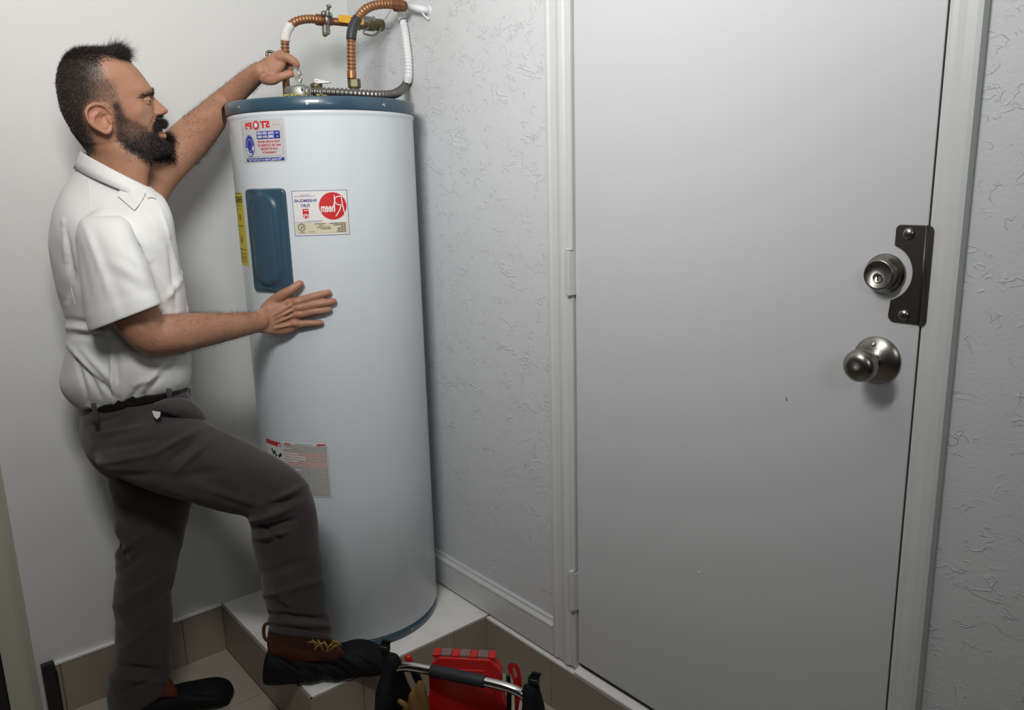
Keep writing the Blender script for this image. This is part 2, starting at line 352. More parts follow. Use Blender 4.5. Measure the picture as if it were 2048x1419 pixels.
# baseboard right, with cap moulding
bb = struct(MB().prism([(0, .163), (-.013, .163), (-.013, .246), (0, .246)], lambda p, k: (p[0], (-0.02, -0.911)[k], p[1])).make('baseboard_right', M['trim'], None, False))
MB().prism([(0, .2465), (-.0155, .2465), (-.0145, .2505), (-.0075, .2580), (-.0065, .2650), (-.004, .2680), (0, .268)], lambda p, k: (p[0], (-0.02, -0.911)[k], p[1])).make('cap_moulding', M['trim'], bb, False)
bb2 = struct(MB().prism([(0, .163), (-.013, .163), (-.013, .246), (-.006, .262), (0, .264)], lambda p, k: (p[0], (-1.842, -3.6)[k], p[1])).make('baseboard_front', M['trim'], None, False))

# ---- door 1 (white flush door) : casing, jambs, slab, hinges, hardware
door = struct_root('door_1'); door.location = (0, -1.39, PADH)
casL = [(0, -.911), (-.010, -.911), (-.014, -.914), (-.0155, -.924), (-.0125, -.930), (-.0125, -.950), (-.0165, -.957), (-.018, -.966), (-.016, -.974), (-.012, -.978), (-.0125, -.984), (-.0125, -.995), (0, -.995)]
MB().prism(casL, lambda p, k: (p[0], p[1], (.165, 2.29)[k])).make('casing', M['trim'], door, False)
casR = [(0, -1.7925), (-.0125, -1.7925), (-.0145, -1.798), (-.0145, -1.806), (-.0175, -1.812), (-.0195, -1.820), (-.0195, -1.834), (-.018, -1.841), (-.002, -1.843), (0, -1.843)]
MB().prism(casR, lambda p, k: (p[0], p[1], (.150, 2.29)[k])).make('casing', M['trim'], door, False)
MB().prism([(0, 2.222), (-.0125, 2.222), (-.016, 2.25), (-.018, 2.28), (0, 2.285)], lambda p, k: (p[0], (-.995, -1.7925)[k], p[1])).make('casing', M['trim'], door, False)
mb = MB(); mb.box((-.0122, -.9975, .152), (.11, -.995, 2.222)); mb.box((.040, -1.0100, .152), (.11, -.9975, 2.21)); mb.make('jamb', M['trim'], door, False)
mb = MB(); mb.box((-.0120, -1.7940, .152), (.11, -1.7925, 2.222)); mb.box((.040, -1.7925, .152), (.11, -1.7800, 2.21)); mb.make('jamb', M['trim'], door, False)
MB().box((.0, -1.7925, 2.212), (.11, -.9975, 2.222)).make('jamb', M['trim'], door, False)
sad = [(-.019, .152), (-.019, .158), (-.008, .163), (.012, .171), (.05, .171), (.10, .158), (.10, .150), (-.019, .150)]
MB().prism(sad, lambda p, k: (p[0], (-.998, -1.792)[k], p[1])).make('threshold', M['ledge'], door, False)
slab = MB().box((-.006, D1, .182), (.036, D0, 2.209)).make('door_slab', M['door'], door, False, bevel=0.0015)
quadbox('door_sweep', (-.003, D1 + .002, .1735), (.030, D0 - .002, .182), M['dark'], door)
for z0, z1 in ((1.156, 1.262), (.336, .443), (1.99, 2.095)):
    hg = MB(); L = z1 - z0; r = .0080; yc = -.9935; xc = -.0195
    lathe(hg, [(r * .6, 0), (r, .002), (r, L * .17), (r * .93, L * .172), (r * .93, L * .178), (r, L * .18), (r, L * .82), (r * .93, L * .822), (r * .93, L * .828), (r, L * .83), (r, L - .002), (r * .6, L)], (xc, yc, z0), (0, 0, 1), 40)
    h = hg.make('hinge', M['hinge'], door, False)
    pin = MB(); lathe(pin, [(.0055, 0), (.0078, .001), (.0078, .003), (.004, .005)], (xc, yc, z1), (0, 0, 1), 16); pin.make('hinge_pin', M['hinge'], h)
    quadbox('hinge_leaf', (-.018, -1.004, z0 + .002), (-.006, -1.0005, z1 - .002), M['hinge'], h)
# latch guard plate with the round bite taken out for the lock
cy_, cz_, cr_ = -1.7225, 1.2625, .0475
poly = []
def arcp(y, z, r, a0, a1, n=6): return [(y + r * math.cos(math.radians(a)), z + r * math.sin(math.radians(a))) for a in np.linspace(a0, a1, n)]
zt, zb_ = 1.3405, 1.1825
ya = -1.7385
a_in = math.degrees(math.acos((cy_ - ya) / cr_ * 1.0))          # angle where the plate edge meets the bite
poly += arcp(ya - .008, zt - .008, .008, 0, 90)[::1]
poly += [(-1.7865, zt)]
poly += [(-1.7865, zb_)]
poly += arcp(ya - .008, zb_ + .010, .010, 270, 360)
a1 = 180 - math.degrees(math.acos(max(-1, min(1, (cy_ - ya) / cr_)))) 
angs = np.linspace(360 - a1 - 0, a1, 22) if False else np.linspace(-(180 - math.degrees(math.acos((cy_ - ya) / cr_))), -(180 + math.degrees(math.acos((cy_ - ya) / cr_))), 22)
poly += [(cy_ + cr_ * math.cos(math.radians(a)), cz_ + cr_ * math.sin(math.radians(a))) for a in angs]
gp = MB()
gp.prism(poly, lambda p, k: ((-.0062, -.0092)[k], p[0], p[1]))
guard = gp.make('latch_guard', M['guard'], door, False, bevel=0.0005)
fp = [(-1.7862, zt), ] + arcp(-1.8000 + .009, zt - .009, .009, 90, 180) + arcp(-1.8000 + .009, zb_ + .008, .009, 180, 270) + [(-1.7862, zb_ - .001)]
def flx(y, k): t = (-1.7862 - y) / .0138; return -.0092 - .0075 * min(1, t * 2.6) + (.003 if k else 0)
MB().prism([(y, z) for y, z in fp], lambda p, k: (flx(p[0], k), p[0], p[1])).make('guard_flange', M['guard'], guard, False)
MB().prism([(-.0090, -1.7835), (-.0118, -1.7855), (-.0118, -1.7875), (-.0095, -1.7885)], lambda p, k: (p[0], p[1], (zb_ + .001, zt - .001)[k])).make('guard_rib', M['guard'], guard, True)
for yy, zz in ((-1.7590, 1.3265), (-1.7620, 1.1955)):
    q = MB(); lathe(q, [(.0098, 0), (.0092, .0018), (.0068, .0036), (.0035, .0046), (.0005, .0049)], (-.0092, yy, zz), (-1, 0, 0), 24); q.make('carriage_bolt', M['steel'], guard)
# deadbolt
q = MB(); lathe(q, [(.0325, 0), (.0330, .002), (.0325, .005), (.0300, .0065), (.0285, .010), (.0245, .026), (.0225, .0275), (.0215, .0268), (.0, .0268)], (-.006, -1.7262, 1.2605), (-1, 0, 0), 64)
db = q.make('deadbolt', M['steel'], door)
q = MB(); lathe(q, [(.0085, 0), (.0085, .0012), (.0072, .0016), (.0066, .0008), (.0, .0008)], (-.0325, -1.7262, 1.2560), (-1, 0, 0), 32); kc = q.make('key_cylinder', M['screw'], db)
quadbox('keyhole', (-.0345, -1.7270, 1.2515), (-.0332, -1.7254, 1.2600), M['dark'], db)
# knob
q = MB(); lathe(q, [(.0400, 0), (.0405, .002), (.0395, .0035), (.0330, .0075), (.0225, .0125), (.0150, .0150), (.0135, .016)], (-.006, -1.7230, 1.1140), (-1, 0, 0), 64)
kn = q.make('door_knob', M['steel'], door)
q = MB(); lathe(q, [(.0130, .0), (.0130, .014), (.0150, .020), (.0210, .026), (.0262, .034), (.0278, .042), (.0262, .051), (.0200, .0575), (.0120, .0600), (.0, .0595)], (-.020, -1.7230, 1.1140), (-1, 0, 0), 64); q.make('knob_grip', M['steel'], kn)
q = MB(); lathe(q, [(.0040, 0), (.0038, .003), (.0022, .0035), (.0, .0030)], (-.0150, -1.7200, 1.1420), (-1, 0, .25), 20); q.make('knob_pin', M['screw'], kn)
# small marks on the slab
quadbox('paint_chip', (-.0075, -1.3790, .585), (-.0055, -1.3710, .5875), M['ink_white'], slab)
V = [(-.0072, -1.5590, 1.0165), (-.0072, -1.5602, 1.0165), (-.0072, -1.5622, 1.0100), (-.0072, -1.5606, 1.0095)]
obj('scuff_mark', V, [(0, 1, 2, 3)], M['ink_black'], slab, False)
# ---- left casing at the edge of the picture, black block at its foot
tr = struct(MB().prism([(-1.093, 0), (-1.0935, -.006), (-1.100, -.009), (-1.112, -.016), (-1.121, -.019), (-1.150, -.019), (-1.166, -.016), (-1.166, 0)], lambda p, k: (p[0], p[1], (0.0, 2.20)[k])).make('trim_2', M['trim_cream'], None, False))
dr2 = struct_root('door_2'); dr2.location = (-1.5, 0, 0)
quadbox('door_slab', (-1.95, -.010, .008), (-1.1665, -.0005, 2.19), M['dark'], dr2, bevel=0.002)
blk = MB(); blk.box((-1.0835, -.030, 0.0), (-1.0525, -.0105, .172)); blk.box((-1.0527, -.026, 0.0), (-1.0485, -.0125, .142))
tag(blk.make('edge_guard', M['dark'], None, False, bevel=0.002), 'black plastic guard strip standing at the foot of the cream casing', 'guard')

# ================================================================== WATER HEATER
heater = thing('water_heater', (T[0], T[1], PADH), 'tall white electric water heater with dark blue access panel, standing on platform in the corner', 'water heater')
def cyl(phi, z, r): a = math.radians(phi); return (T[0] + r * math.cos(a), T[1] + r * math.sin(a), z)
q = MB(); lathe(q, [(TR - .010, .1790 - 0), (TR - .003, .1785), (TR, .1815), (TR, .60), (TR, 1.0), (TR, 1.40), (TR, 1.586), (TR + .0006, 1.5905), (TR + .0026, 1.5945), (TR + .0028, 1.5995), (TR + .0010, 1.6035), (TR - .006, 1.604)], (T[0], T[1], 0), (0, 0, 1), 160)
q.make('tank_jacket', M['tank'], heater)
q = MB(); lathe(q, [(TR - .02, PADH), (TR - .001, PADH), (TR - .001, .1775), (TR - .012, .1785)], (T[0], T[1], 0), (0, 0, 1), 128); q.make('base_ring', M['blue'], heater)
q = MB(); lathe(q, [(TR - .004, 1.6030), (TR + .0045, 1.6030), (TR + .0055, 1.6045), (TR + .0055, 1.6310), (TR + .003, 1.6340), (TR - .004, 1.6345), (TR - .008, 1.6320), (TR - .012, 1.6300), (.0, 1.6320)], (T[0], T[1], 0), (0, 0, 1), 160); cap = q.make('top_cap', M['blue'], heater)
for phi in (-170.7, -124.9, -79.2, -43.4, 10, 55, 100, 145):
    q = MB(); a = math.radians(phi); lathe(q, [(.0048, 0), (.0045, .0012), (.0030, .0018), (.0012, .0014), (0, .0008)], cyl(phi, 1.6165, TR + .0050), (math.cos(a), math.sin(a), 0), 16); q.make('screw', M['screw'], cap)
q = MB(); a = math.radians(-79.8); lathe(q, [(.0042, 0), (.0036, .0014), (.0, .0014)], cyl(-79.8, .1645, TR - .0015), (math.cos(a), math.sin(a), 0), 16); q.make('screw', M['screw'], heater)
# access panel: rounded pressed plate with a raised oblong bulge
def plate(p0, p1, z0, z1, rc, hfun, nx=56, nz=150, r0=TR):
    W = math.radians(p1 - p0) * TR; H = z1 - z0; V = []; F = []
    for j in range(nz + 1):
        zz = H * j / nz
        dy = min(zz, H - zz); inset = rc - math.sqrt(max(0, rc * rc - (rc - dy) ** 2)) if dy < rc else 0.0
        for i in range(nx + 1):
            x = inset + (W - 2 * inset) * i / nx
            V.append(cyl(p0 + math.degrees(x / TR), z0 + zz, r0 + hfun(x, zz, W, H, min(dy, min(x - inset, W - inset - x) + 0.0))))
    for j in range(nz):
        for i in range(nx):
            a = j * (nx + 1) + i; F.append((a, a + 1, a + nx + 2, a + nx + 1))
    return V, F
def ph(x, z, W, H, e):
    base = .0085 * (1 - math.exp(-(e / .0012))) if e > 0 else 0.0
    cx, r = W * .50, W * .30; zc0, zc1 = H * .22, H * .80
    zc = min(max(z, zc0), zc1); d = math.hypot(x - cx, z - zc) - r
    s = 1 / (1 + math.exp(d / .0035)); return base + .0085 * s
V, F = plate(-172.6, -141.8, 1.1630, 1.4210, .014, ph)
ap = obj('access_panel', V, F, M['blue'], heater)
for phi, z in ((-156.6, 1.4080), (-157.0, 1.1740)):
    q = MB(); a = math.radians(phi); lathe(q, [(.0050, 0), (.0046, .0016), (.0025, .0024), (.0, .0018)], cyl(phi, z, TR + .0078), (math.cos(a), math.sin(a), 0), 16); q.make('screw', M['screw'], ap)
q = MB(); q.prism([(0, 0), (.006, -.003), (.010, -.001), (.007, .003), (.002, .004)], lambda p, k: cyl(-155.0 + math.degrees(p[0] / TR), 1.1590 + p[1], TR + .001 + .004 * k)); q.make('wire_stub', M['copper'], heater, False)

# ---- stickers. X runs left to right as seen in the picture, the print is mirror-writing like the photograph's
class Label:
    def __init__(s, name, p0, p1, z0, z1, m, lab, off=.0004, slope=0.0):
        s.p0, s.z0 = p0, z0; s.W = math.radians(p1 - p0) * TR; s.H = z1 - z0; s.off = off; s.slope = slope
        V, F = plate(p0, p1, z0, z1, .0015, lambda *a: off, 40, 8)
        s.o = obj(name, V, F, m, heater, True)
        if lab: s.o['label'] = lab
        s.g = {}
    def P(s, x, z, d): return cyl(s.p0 + math.degrees(x / TR), s.z0 + z, TR + s.off + d)
    def mb(s, m): return s.g.setdefault(m, MB())
    def poly(s, pts, m, d=.0003):
        # triangulated fan with subdivision so it follows the curve
        c = np.mean(pts, axis=0); n = len(pts); V = [s.P(*c, d)]; F = []; K = 4
        for k in range(1, K + 1): V += [s.P(*(c + (np.array(p) - c) * k / K), d) for p in pts]
        for i in range(n):
            j = (i + 1) % n; F.append((0, 1 + i, 1 + j))
            for k in range(1, K): a = 1 + (k - 1) * n; b = 1 + k * n; F.append((a + i, b + i, b + j, a + j))
        s.mb(m).add(V, F)
    def rect(s, x0, z0, x1, z1, m, d=.0003, rc=0.0):
        n = max(2, int((x1 - x0) / .004))
        if rc > 0: s.poly(rrect(x0, z0, x1, z1, rc, 10), m, d); return
        xs = np.linspace(x0, x1, n + 1); V = [s.P(x, z, d) for x in xs for z in (z0, z1)]
        s.mb(m).add(V, [(2 * i, 2 * i + 2, 2 * i + 3, 2 * i + 1) for i in range(n)])
    def frame(s, x0, z0, x1, z1, t, m, d=.0003, rc=0.0):
        if rc == 0:
            for a in ((x0, z0, x1, z0 + t), (x0, z1 - t, x1, z1), (x0, z0, x0 + t, z1), (x1 - t, z0, x1, z1)): s.rect(*a, m, d)
        else:
            A = rrect(x0, z0, x1, z1, rc, 14); B = [(min(max(p[0], x0 + t), x1 - t), min(max(p[1], z0 + t), z1 - t)) for p in A]; s.band(A, B, m, d)
    def band(s, A, B, m, d=.0003):
        n = len(A); V = [s.P(*p, d) for p in A] + [s.P(*p, d) for p in B]
        s.mb(m).add(V, [(i, (i + 1) % n, n + (i + 1) % n, n + i) for i in range(n)])
    def text(s, t, x, z, size, m, d=.0006, bold=0.0, width=None, align='CENTER', shear=0.0, rot=0.0):
        V, F = text_mesh(t, size, bold, align, shear)
        if len(V) == 0: return
        if width: f = width / max(V[:, 0].max() - V[:, 0].min(), 1e-6); V[:, 0] *= f
        if rot: c, q = math.cos(rot), math.sin(rot); V[:, :2] = V[:, :2] @ np.array([[c, q], [-q, c]])
        s.mb(m).add([s.P(x - v[0], z + v[1], d) for v in V], F)
    def dashes(s, x0, x1, z, h, m, d=.0003, wmin=.002, wmax=.007, gap=.0009):
        x = x1
        while x > x0 + wmin:
            w = min(random.uniform(wmin, wmax), x - x0); s.rect(x - w, z, x, z + h, m, d); x -= w + gap
    def done(s, names):
        for m, mb in s.g.items():
            o_ = mb.make(names.get(m, 'print'), M[m], s.o, False)
            if len(mb.V) > 1: o_['kind'] = 'stuff'
def rrect(x0, z0, x1, z1, r, n=8):
    out = []
    for cx, cz, a0 in ((x1 - r, z1 - r, 0), (x0 + r, z1 - r, 90), (x0 + r, z0 + r, 180), (x1 - r, z0 + r, 270)):
        out += [(cx + r * math.cos(math.radians(a0 + 90 * i / n)), cz + r * math.sin(math.radians(a0 + 90 * i / n))) for i in range(n + 1)]
    res = []
    for p, q in zip(out, out[1:] + out[:1]):
        k = max(1, int(math.dist(p, q) / .003)); res += [(p[0] + (q[0] - p[0]) * i / k, p[1] + (q[1] - p[1]) * i / k) for i in range(k)]
    return res
def circ(x, z, r, n=40, sx=1.0): return [(x + sx * r * math.cos(2 * PI * i / n), z + r * math.sin(2 * PI * i / n)) for i in range(n)]

# service sticker: grey, STOP! and telephone numbers
L = Label('service_sticker', -172.6, -139.2, 1.4835, 1.5855, M['paper_grey'], 'grey service sticker headed STOP in red')
W, H = L.W, L.H
L.frame(W * .055, H * .135, W * .94, H * .86, .0006, 'ink_grey', .0003, .006)
L.rect(W * .16, H * .80, W * .77, H * .93, 'paper_grey', .0004)
L.text('ST', W * .625, H * .865, .0205, 'ink_red', bold=.0009, width=W * .20)
L.text('P!', W * .235, H * .855, .0205, 'ink_red', bold=.0009, width=W * .17)
L.poly(circ(W * .425, H * .865, .0112), 'ink_pink', .0005); L.poly(circ(W * .425, H * .865, .0080, 24), 'paper_grey', .0006)
L.band(circ(W * .425, H * .865, .0082, 24), circ(W * .425, H * .865, .0058, 24), 'ink_red', .0007)
L.poly(circ(W * .425, H * .845, .0036, 16), 'ink_white', .0009)
for i, (a, l) in enumerate(((-50, .0062), (-20, .0080), (2, .0084), (24, .0080), (62, .0066))):
    c, s_ = math.sin(math.radians(a)), math.cos(math.radians(a)); x, z = W * .425, H * .845; n_ = (s_ * .0009, -c * .0009)
    L.poly([(x + c * l + n_[0], z + s_ * l + n_[1]), (x + c * l - n_[0], z + s_ * l - n_[1]), (x - n_[0], z - n_[1]), (x + n_[0], z + n_[1])], 'ink_white', .0009)
L.rect(W * .42, H * .54, W * .905, H * .72, 'ink_blue', .0005, .002)
L.text('(954) 430-5300', W * .615, H * .670, .0086, 'ink_white', .0008, .0002, W * .36); L.text('Call', W * .855, H * .672, .0050, 'ink_white', .0008, .0001)
L.text('(888) 834-1800', W * .615, H * .590, .0086, 'ink_white', .0008, .0002, W * .34); L.text('or', W * .855, H * .592, .0050, 'ink_white', .0008, .0001)
for i, (t, w) in enumerate((('THIS WATER HEATER', .47), ('MAY BE COVERED BY', .48), ('OUR EXTENDED', .36), ('WARRANTY!', .29))):
    L.text(t, W * .665, H * (.475 - i * .083), .0066, 'ink_red', .0006, .0002, W * w)
L.poly(circ(W * .225, H * .40, H * .262, 48, .655), 'ink_blue', .0005); L.band(circ(W * .225, H * .40, H * .245, 48, .64), circ(W * .225, H * .40, H * .238, 48, .63), 'ink_white', .0007)
for i, ch in enumerate('MR. PLUMBER'):                       # badge lettering along the lower rim (the mascot itself is left out)
    a = math.radians(-12 - i * 15.0); L.text(ch, W * .225 + math.cos(a) * H * .205 * .62, H * .40 + math.sin(a) * H * .205, .0078, 'ink_white', .0009, .0003, rot=math.radians(282 + 15 * i))
L.band(circ(W * .225, H * .41, H * .150, 30, .62), circ(W * .225, H * .41, H * .142, 30, .62), 'ink_white', .0007)
L.rect(W * .105, H * .03, W * .95, H * .105, 'ink_blue', .0005, .0016)
L.text("\"Plumbing Today or You Don't Pay!\"", W * .525, H * .068, .0062, 'ink_white', .0008, .0001, W * .76)
L.done({'ink_red': 'red_lettering', 'ink_white': 'white_lettering', 'ink_blue': 'blue_field', 'ink_grey': 'border_line', 'paper_grey': 'backing', 'ink_pink': 'pale_disc'})

# maker's label
L = Label('rating_label', -138.4, -106.2, 1.3035, 1.4140, M['paper'], 'white maker label with a red round emblem')
W, H = L.W, L.H
L.frame(0.0006, .0006, W - .0006, H - .0006, .0011, 'ink_blue')
L.rect(W * .03, H * .045, W * .965, H * .285, 'paper_cream', .0003)
L.poly(circ(W * .725, H * .645, H * .300, 64), 'ink_red', .0003)
L.text('heem', W * .632, H * .60, .0290, 'ink_white', .0006, .0008, W * .245)
def stroke(pts, w, m, d=.0007):
    P, _ = resample([(x, z, 0) for x, z in pts], n=26); P = P[:, :2]; t = np.gradient(P, axis=0); t /= np.linalg.norm(t, axis=1)[:, None] + 1e-9; n = np.stack([-t[:, 1], t[:, 0]], 1) * w / 2
    V = [L.P(*(p + s_), d) for p, s_ in zip(P, n)] + [L.P(*(p - s_), d) for p, s_ in zip(P, n)]; K = len(P)
    L.mb(m).add(V, [(i, i + 1, K + i + 1, K + i) for i in range(K - 1)])
stroke([(W * .935, H * .43), (W * .905, H * .62), (W * .885, H * .855)], .0024, 'ink_white')
stroke([(W * .885, H * .855), (W * .80, H * .84), (W * .765, H * .76), (W * .80, H * .68), (W * .875, H * .665)], .0022, 'ink_white')
stroke([(W * .875, H * .665), (W * .84, H * .55), (W * .765, H * .415)], .0024, 'ink_white')
stroke([(W * .765, H * .88), (W * .757, H * .70), (W * .752, H * .52)], .0022, 'ink_white', .0008)
L.text('RHEEMGLAS', W * .245, H * .775, .0098, 'ink_blue', .0005, .0002, W * .40)
L.text('FURY', W * .235, H * .665, .0100, 'ink_blue', .0005, .0002, W * .165)
for z, x0, x1 in ((.895, .15, .33), (.868, .05, .43)): L.dashes(W * x0, W * x1, H * z, .0010, 'ink_blue')
for z, x0, x1 in ((.325, .22, .52), (.30, .02, .50)): L.dashes(W * x0, W * x1, H * z, .0009, 'ink_blue')
sx, sz = W * .235, H * .485                                  # shield with rings
L.poly([(sx - .0075, sz + .0125), (sx + .0075, sz + .0125), (sx + .0075, sz - .006), (sx + .005, sz - .0105), (sx, sz - .0125), (sx - .005, sz - .0105), (sx - .0075, sz - .006)], 'ink_red', .0003)
L.band(circ(sx, sz - .007, .0050, 24), circ(sx, sz - .007, .0036, 24), 'ink_white', .0005); L.band([p for p in circ(sx, sz - .007, .0078, 24) if p[1] > sz - .007], [p for p in circ(sx, sz - .007, .0064, 24) if p[1] > sz - .007], 'ink_white', .0005)
L.dashes(sx - .006, sx + .006, sz + .0075, .0022, 'ink_white', .0005, .0015, .003, .0006)
L.band(circ(W * .14, H * .195, .0092, 32), circ(W * .14, H * .195, .0076, 32), 'ink_black', .0005); L.text('U', W * .152, H * .205, .0100, 'ink_black', .0006, .0001); L.text('L', W * .128, H * .185, .0100, 'ink_black', .0006, .0001)
L.dashes(W * .085, W * .20, H * .085, .0009, 'ink_black', .0005); L.dashes(W * .10, W * .18, H * .065, .0009, 'ink_black', .0005); L.dashes(W * .27, W * .37, H * .085, .0009, 'ink_black', .0005)
for i, (x0, x1) in enumerate(((.64, .93), (.71, .93), (.84, .93), (.78, .93), (.76, .93), (.76, .93))): L.dashes(W * x0, W * x1, H * (.255 - i * .037), .0021, 'ink_black', .0005)
for i, (x0, x1) in enumerate(((.38, .57), (.46, .52), (.42, .66), (.48, .66))): L.dashes(W * x0, W * x1, H * (.255 - i * .037), .0018, 'ink_black', .0005)
L.done({'ink_red': 'red_emblem', 'ink_white': 'white_lettering', 'ink_blue': 'blue_lettering', 'ink_black': 'black_print', 'paper_cream': 'cream_panel'})

# yellow energy label (wraps round the left side)
L = Label('energy_label', -211.0, -179.6, 1.2240, 1.4120, M['yellow'], 'yellow energy label wrapping round the left side')
W, H = L.W, L.H
L.text('ENERGYGUIDE', W * .53, H * .905, .020, 'ink_black', .0005, .0004, W * .90)
for z, h in ((.985, .0012), (.855, .0010), (.825, .0010), (.775, .0006), (.41, .0006), (.22, .0018), (.165, .0012), (.13, .001), (.11, .001), (.09, .001), (.06, .001)): L.dashes(W * .04, W * .93, H * z, h, 'ink_black', .0005, .004, .012, .0012)
L.text('83', W * .76, H * .665, .020, 'ink_grey', .0005, .0004); L.text('80', W * .72, H * .35, .020, 'ink_grey', .0005, .0004)
L.rect(W * .05, H * .545, W * .93, H * .552, 'ink_black', .0005)
L.done({'ink_black': 'black_print', 'ink_grey': 'grey_print'})

# warning label low on the jacket: danger strip and text block
L = Label('danger_label', -179.0, -162.2, .655, .7570, M['paper'], 'narrow danger label with a red header')
W, H = L.W, L.H
L.rect(.0005, H * .875, W * .96, H - .0006, 'ink_red', .0003); L.text('DANGER', W * .42, H * .932, .0085, 'ink_pink', .0006, .0003, W * .62)
L.poly([(W * .80, H * .89), (W * .95, H * .89), (W * .875, H * .98)], 'ink_white', .0006)
for x, z, r in ((.42, .73, .0045), (.50, .66, .0052), (.58, .70, .0050), (.66, .62, .0045), (.84, .62, .0052), (.93, .66, .0050)): L.poly(circ(W * x, H * z, r, 14, .8), 'ink_black', .0005)
L.frame(W * .02, H * .02, W * .97, H * .985, .0006, 'ink_pink'); L.dashes(W * .1, W * .9, H * .30, .001, 'ink_black'); L.dashes(W * .1, W * .9, H * .22, .001, 'ink_black')
L.done({'ink_red': 'red_header', 'ink_black': 'black_print', 'ink_white': 'warning_triangle', 'ink_pink': 'border_line'})
L = Label('warning_label', -160.6, -129.0, .613, .7640, M['paper'], 'large warning label of red and black small print')
W, H = L.W, L.H
L.text('CAUTION', W * .125, H * .955, .0055, 'ink_red', .0006, .0003, W * .15); L.text('WARNING', W * .875, H * .972, .0055, 'ink_red', .0006, .0005, W * .19); L.dashes(W * .33, W * .68, H * .965, .0013, 'ink_black')
n = 42; lim = {3: .28, 7: .60, 9: .80, 11: .86, 13: .55, 15: .16, 20: .62, 24: .50, 29: .50, 37: .62}
for i in range(n):
    z = H * (.935 - i * .0222); m = 'ink_pink' if 6 <= i <= 10 or 13 <= i <= 17 else 'ink_grey'
    L.dashes(W * (.02 + (lim.get(i, 0) and (lim[i] * .6))), W * .975, z, .0016, m, .0003, .003, .012, .0007)
L.frame(0.0003, .0003, W - .0003, H * .945, .0007, 'ink_grey')
L.done({'ink_red': 'red_lettering', 'ink_black': 'black_print', 'ink_pink': 'red_print', 'ink_grey': 'grey_print'})

# ================================================================== PIPES ABOVE THE HEATER
def corrugated(mb, P, r, pitch=.0095, depth=.0024, n=22, ends=0.0, mi=0):
    """bellows tube along P with plain cuffs of length `ends`"""
    Q, s = resample(P, step=pitch / 6); Ls = s[-1]
    w = np.clip((np.minimum(s, Ls - s) - ends) / .004, 0, 1)
    return tube(mb, Q, r - depth * w * (0.5 - 0.5 * np.cos(2 * PI * s / pitch)) * 1.0 + 0 * s, n, mi)
def pts(L, fn): return [fn(*p) for p in L]
ytube1, ytube2 = -.250, -.372
# pipe 1: cold line with the yellow lever valve, runs over to the right-hand wall
N1 = np.array([T[0] - .0690, T[1] + .058]); N2 = np.array([T[0] + .0700, T[1] - .059])
p1 = thing('water_line', (N1[0], N1[1], ZTOP), 'corrugated copper water line with white tape and yellow lever valve, behind the hand', 'pipe')
def y1(u, v): return aty(u, v, ytube1)
q = MB(); base = np.array([*N1, ZTOP - .004]); top = y1(573, 118)
q1 = [base + (0, 0, .02), y1(572, 150), y1(571, 130)]
mbp = MB(); tube(mbp, [(N1[0], N1[1], 1.634), (N1[0], N1[1], 1.70), y1(572.5, 132)], .0098, 20); mbp.make('nipple', M['copper'], p1)
q = MB(); lathe(q, [(.010, 0), (.0155, .0005), (.0155, .016), (.0135, .018), (.0135, .026), (.010, .027)], (N1[0], N1[1], 1.634), (0, 0, 1), 6); q.make('nut', M['brass'], p1, False, bevel=.0006)
q = MB(); corrugated(q, pts([(572, 133), (571, 112), (570, 90), (570.5, 72), (577, 55), (590, 44), (606, 39), (622, 38), (634, 39)], y1), .0118, ends=.004); q.make('bellows_hose', M['copper'], p1)
q = MB(); tube(q, resample(pts([(570.2, 83), (570.6, 72), (575, 59), (581, 51)], y1), n=12)[0], .0126, 20); q.make('tape_label', M['paper_tape'], p1)
q = MB(); A = y1(571.8, 76)
q = MB(); lathe(q, [(.011, 0), (.0145, .001), (.0145, .026), (.013, .030), (.0115, .032), (.0115, .046), (.0105, .048)], y1(632, 39), y1(660, 42.5) - y1(632, 39), 24); q.make('coupling', M['copper_dk'], p1)
q = MB(); tube(q, pts([(655, 42), (700, 46), (740, 49)], y1), .0098, 20); q.make('run_pipe', M['copper_dk'], p1)
q = MB(); ax = y1(760, 50.5) - y1(720, 47); o0 = y1(716, 46.5)
lathe(q, [(.0105, 0), (.0160, .001), (.0160, .016), (.0125, .019), (.0180, .026), (.0180, .050), (.0130, .056), (.0165, .060), (.0165, .078), (.0110, .079)], o0, ax, 24); vb = q.make('valve_body', M['brass'], p1)
q = MB(); c0 = y1(712, 41); q.box(c0 + (0, -.016, -.006), c0 + (.046, -.004, .012)); q.make('valve_bracket', M['zinc'], vb, False, bevel=.002)
q = MB(); lathe(q, [(.0085, 0), (.0085, .005), (.006, .007), (0, .007)], y1(740, 40) + (0, -.014, 0), (0.1, -1, 0), 6); q.make('lever_nut', M['screw'], vb, False)
# lever: flat bar in yellow vinyl
a0 = y1(672, 38) + (0, -.014, 0); a1 = y1(722, 44) + (0, -.014, 0); dx = (a1 - a0); Ln = np.linalg.norm(dx); dx /= Ln; upv = np.array([0, 0, 1.0])
q = MB(); q.prism(rrect(0, -.0105, Ln, .0095, .006, 5), lambda p, k: a0 + dx * p[0] + upv * p[1] + np.array([0, -.0025 + .005 * k, 0])); lv = q.make('lever', M['yellow_lever'], p1, False, bevel=.0012)
V, Fq = text_mesh('S', .014, .0009)
q = MB(); tb = a0 + dx * (Ln * .52) + np.array([0, -.0030, 0]); q.add([tb - dx * v[0] + upv * v[1] for v in V], Fq); q.make('lever_letter', M['ink_black'], lv, False)
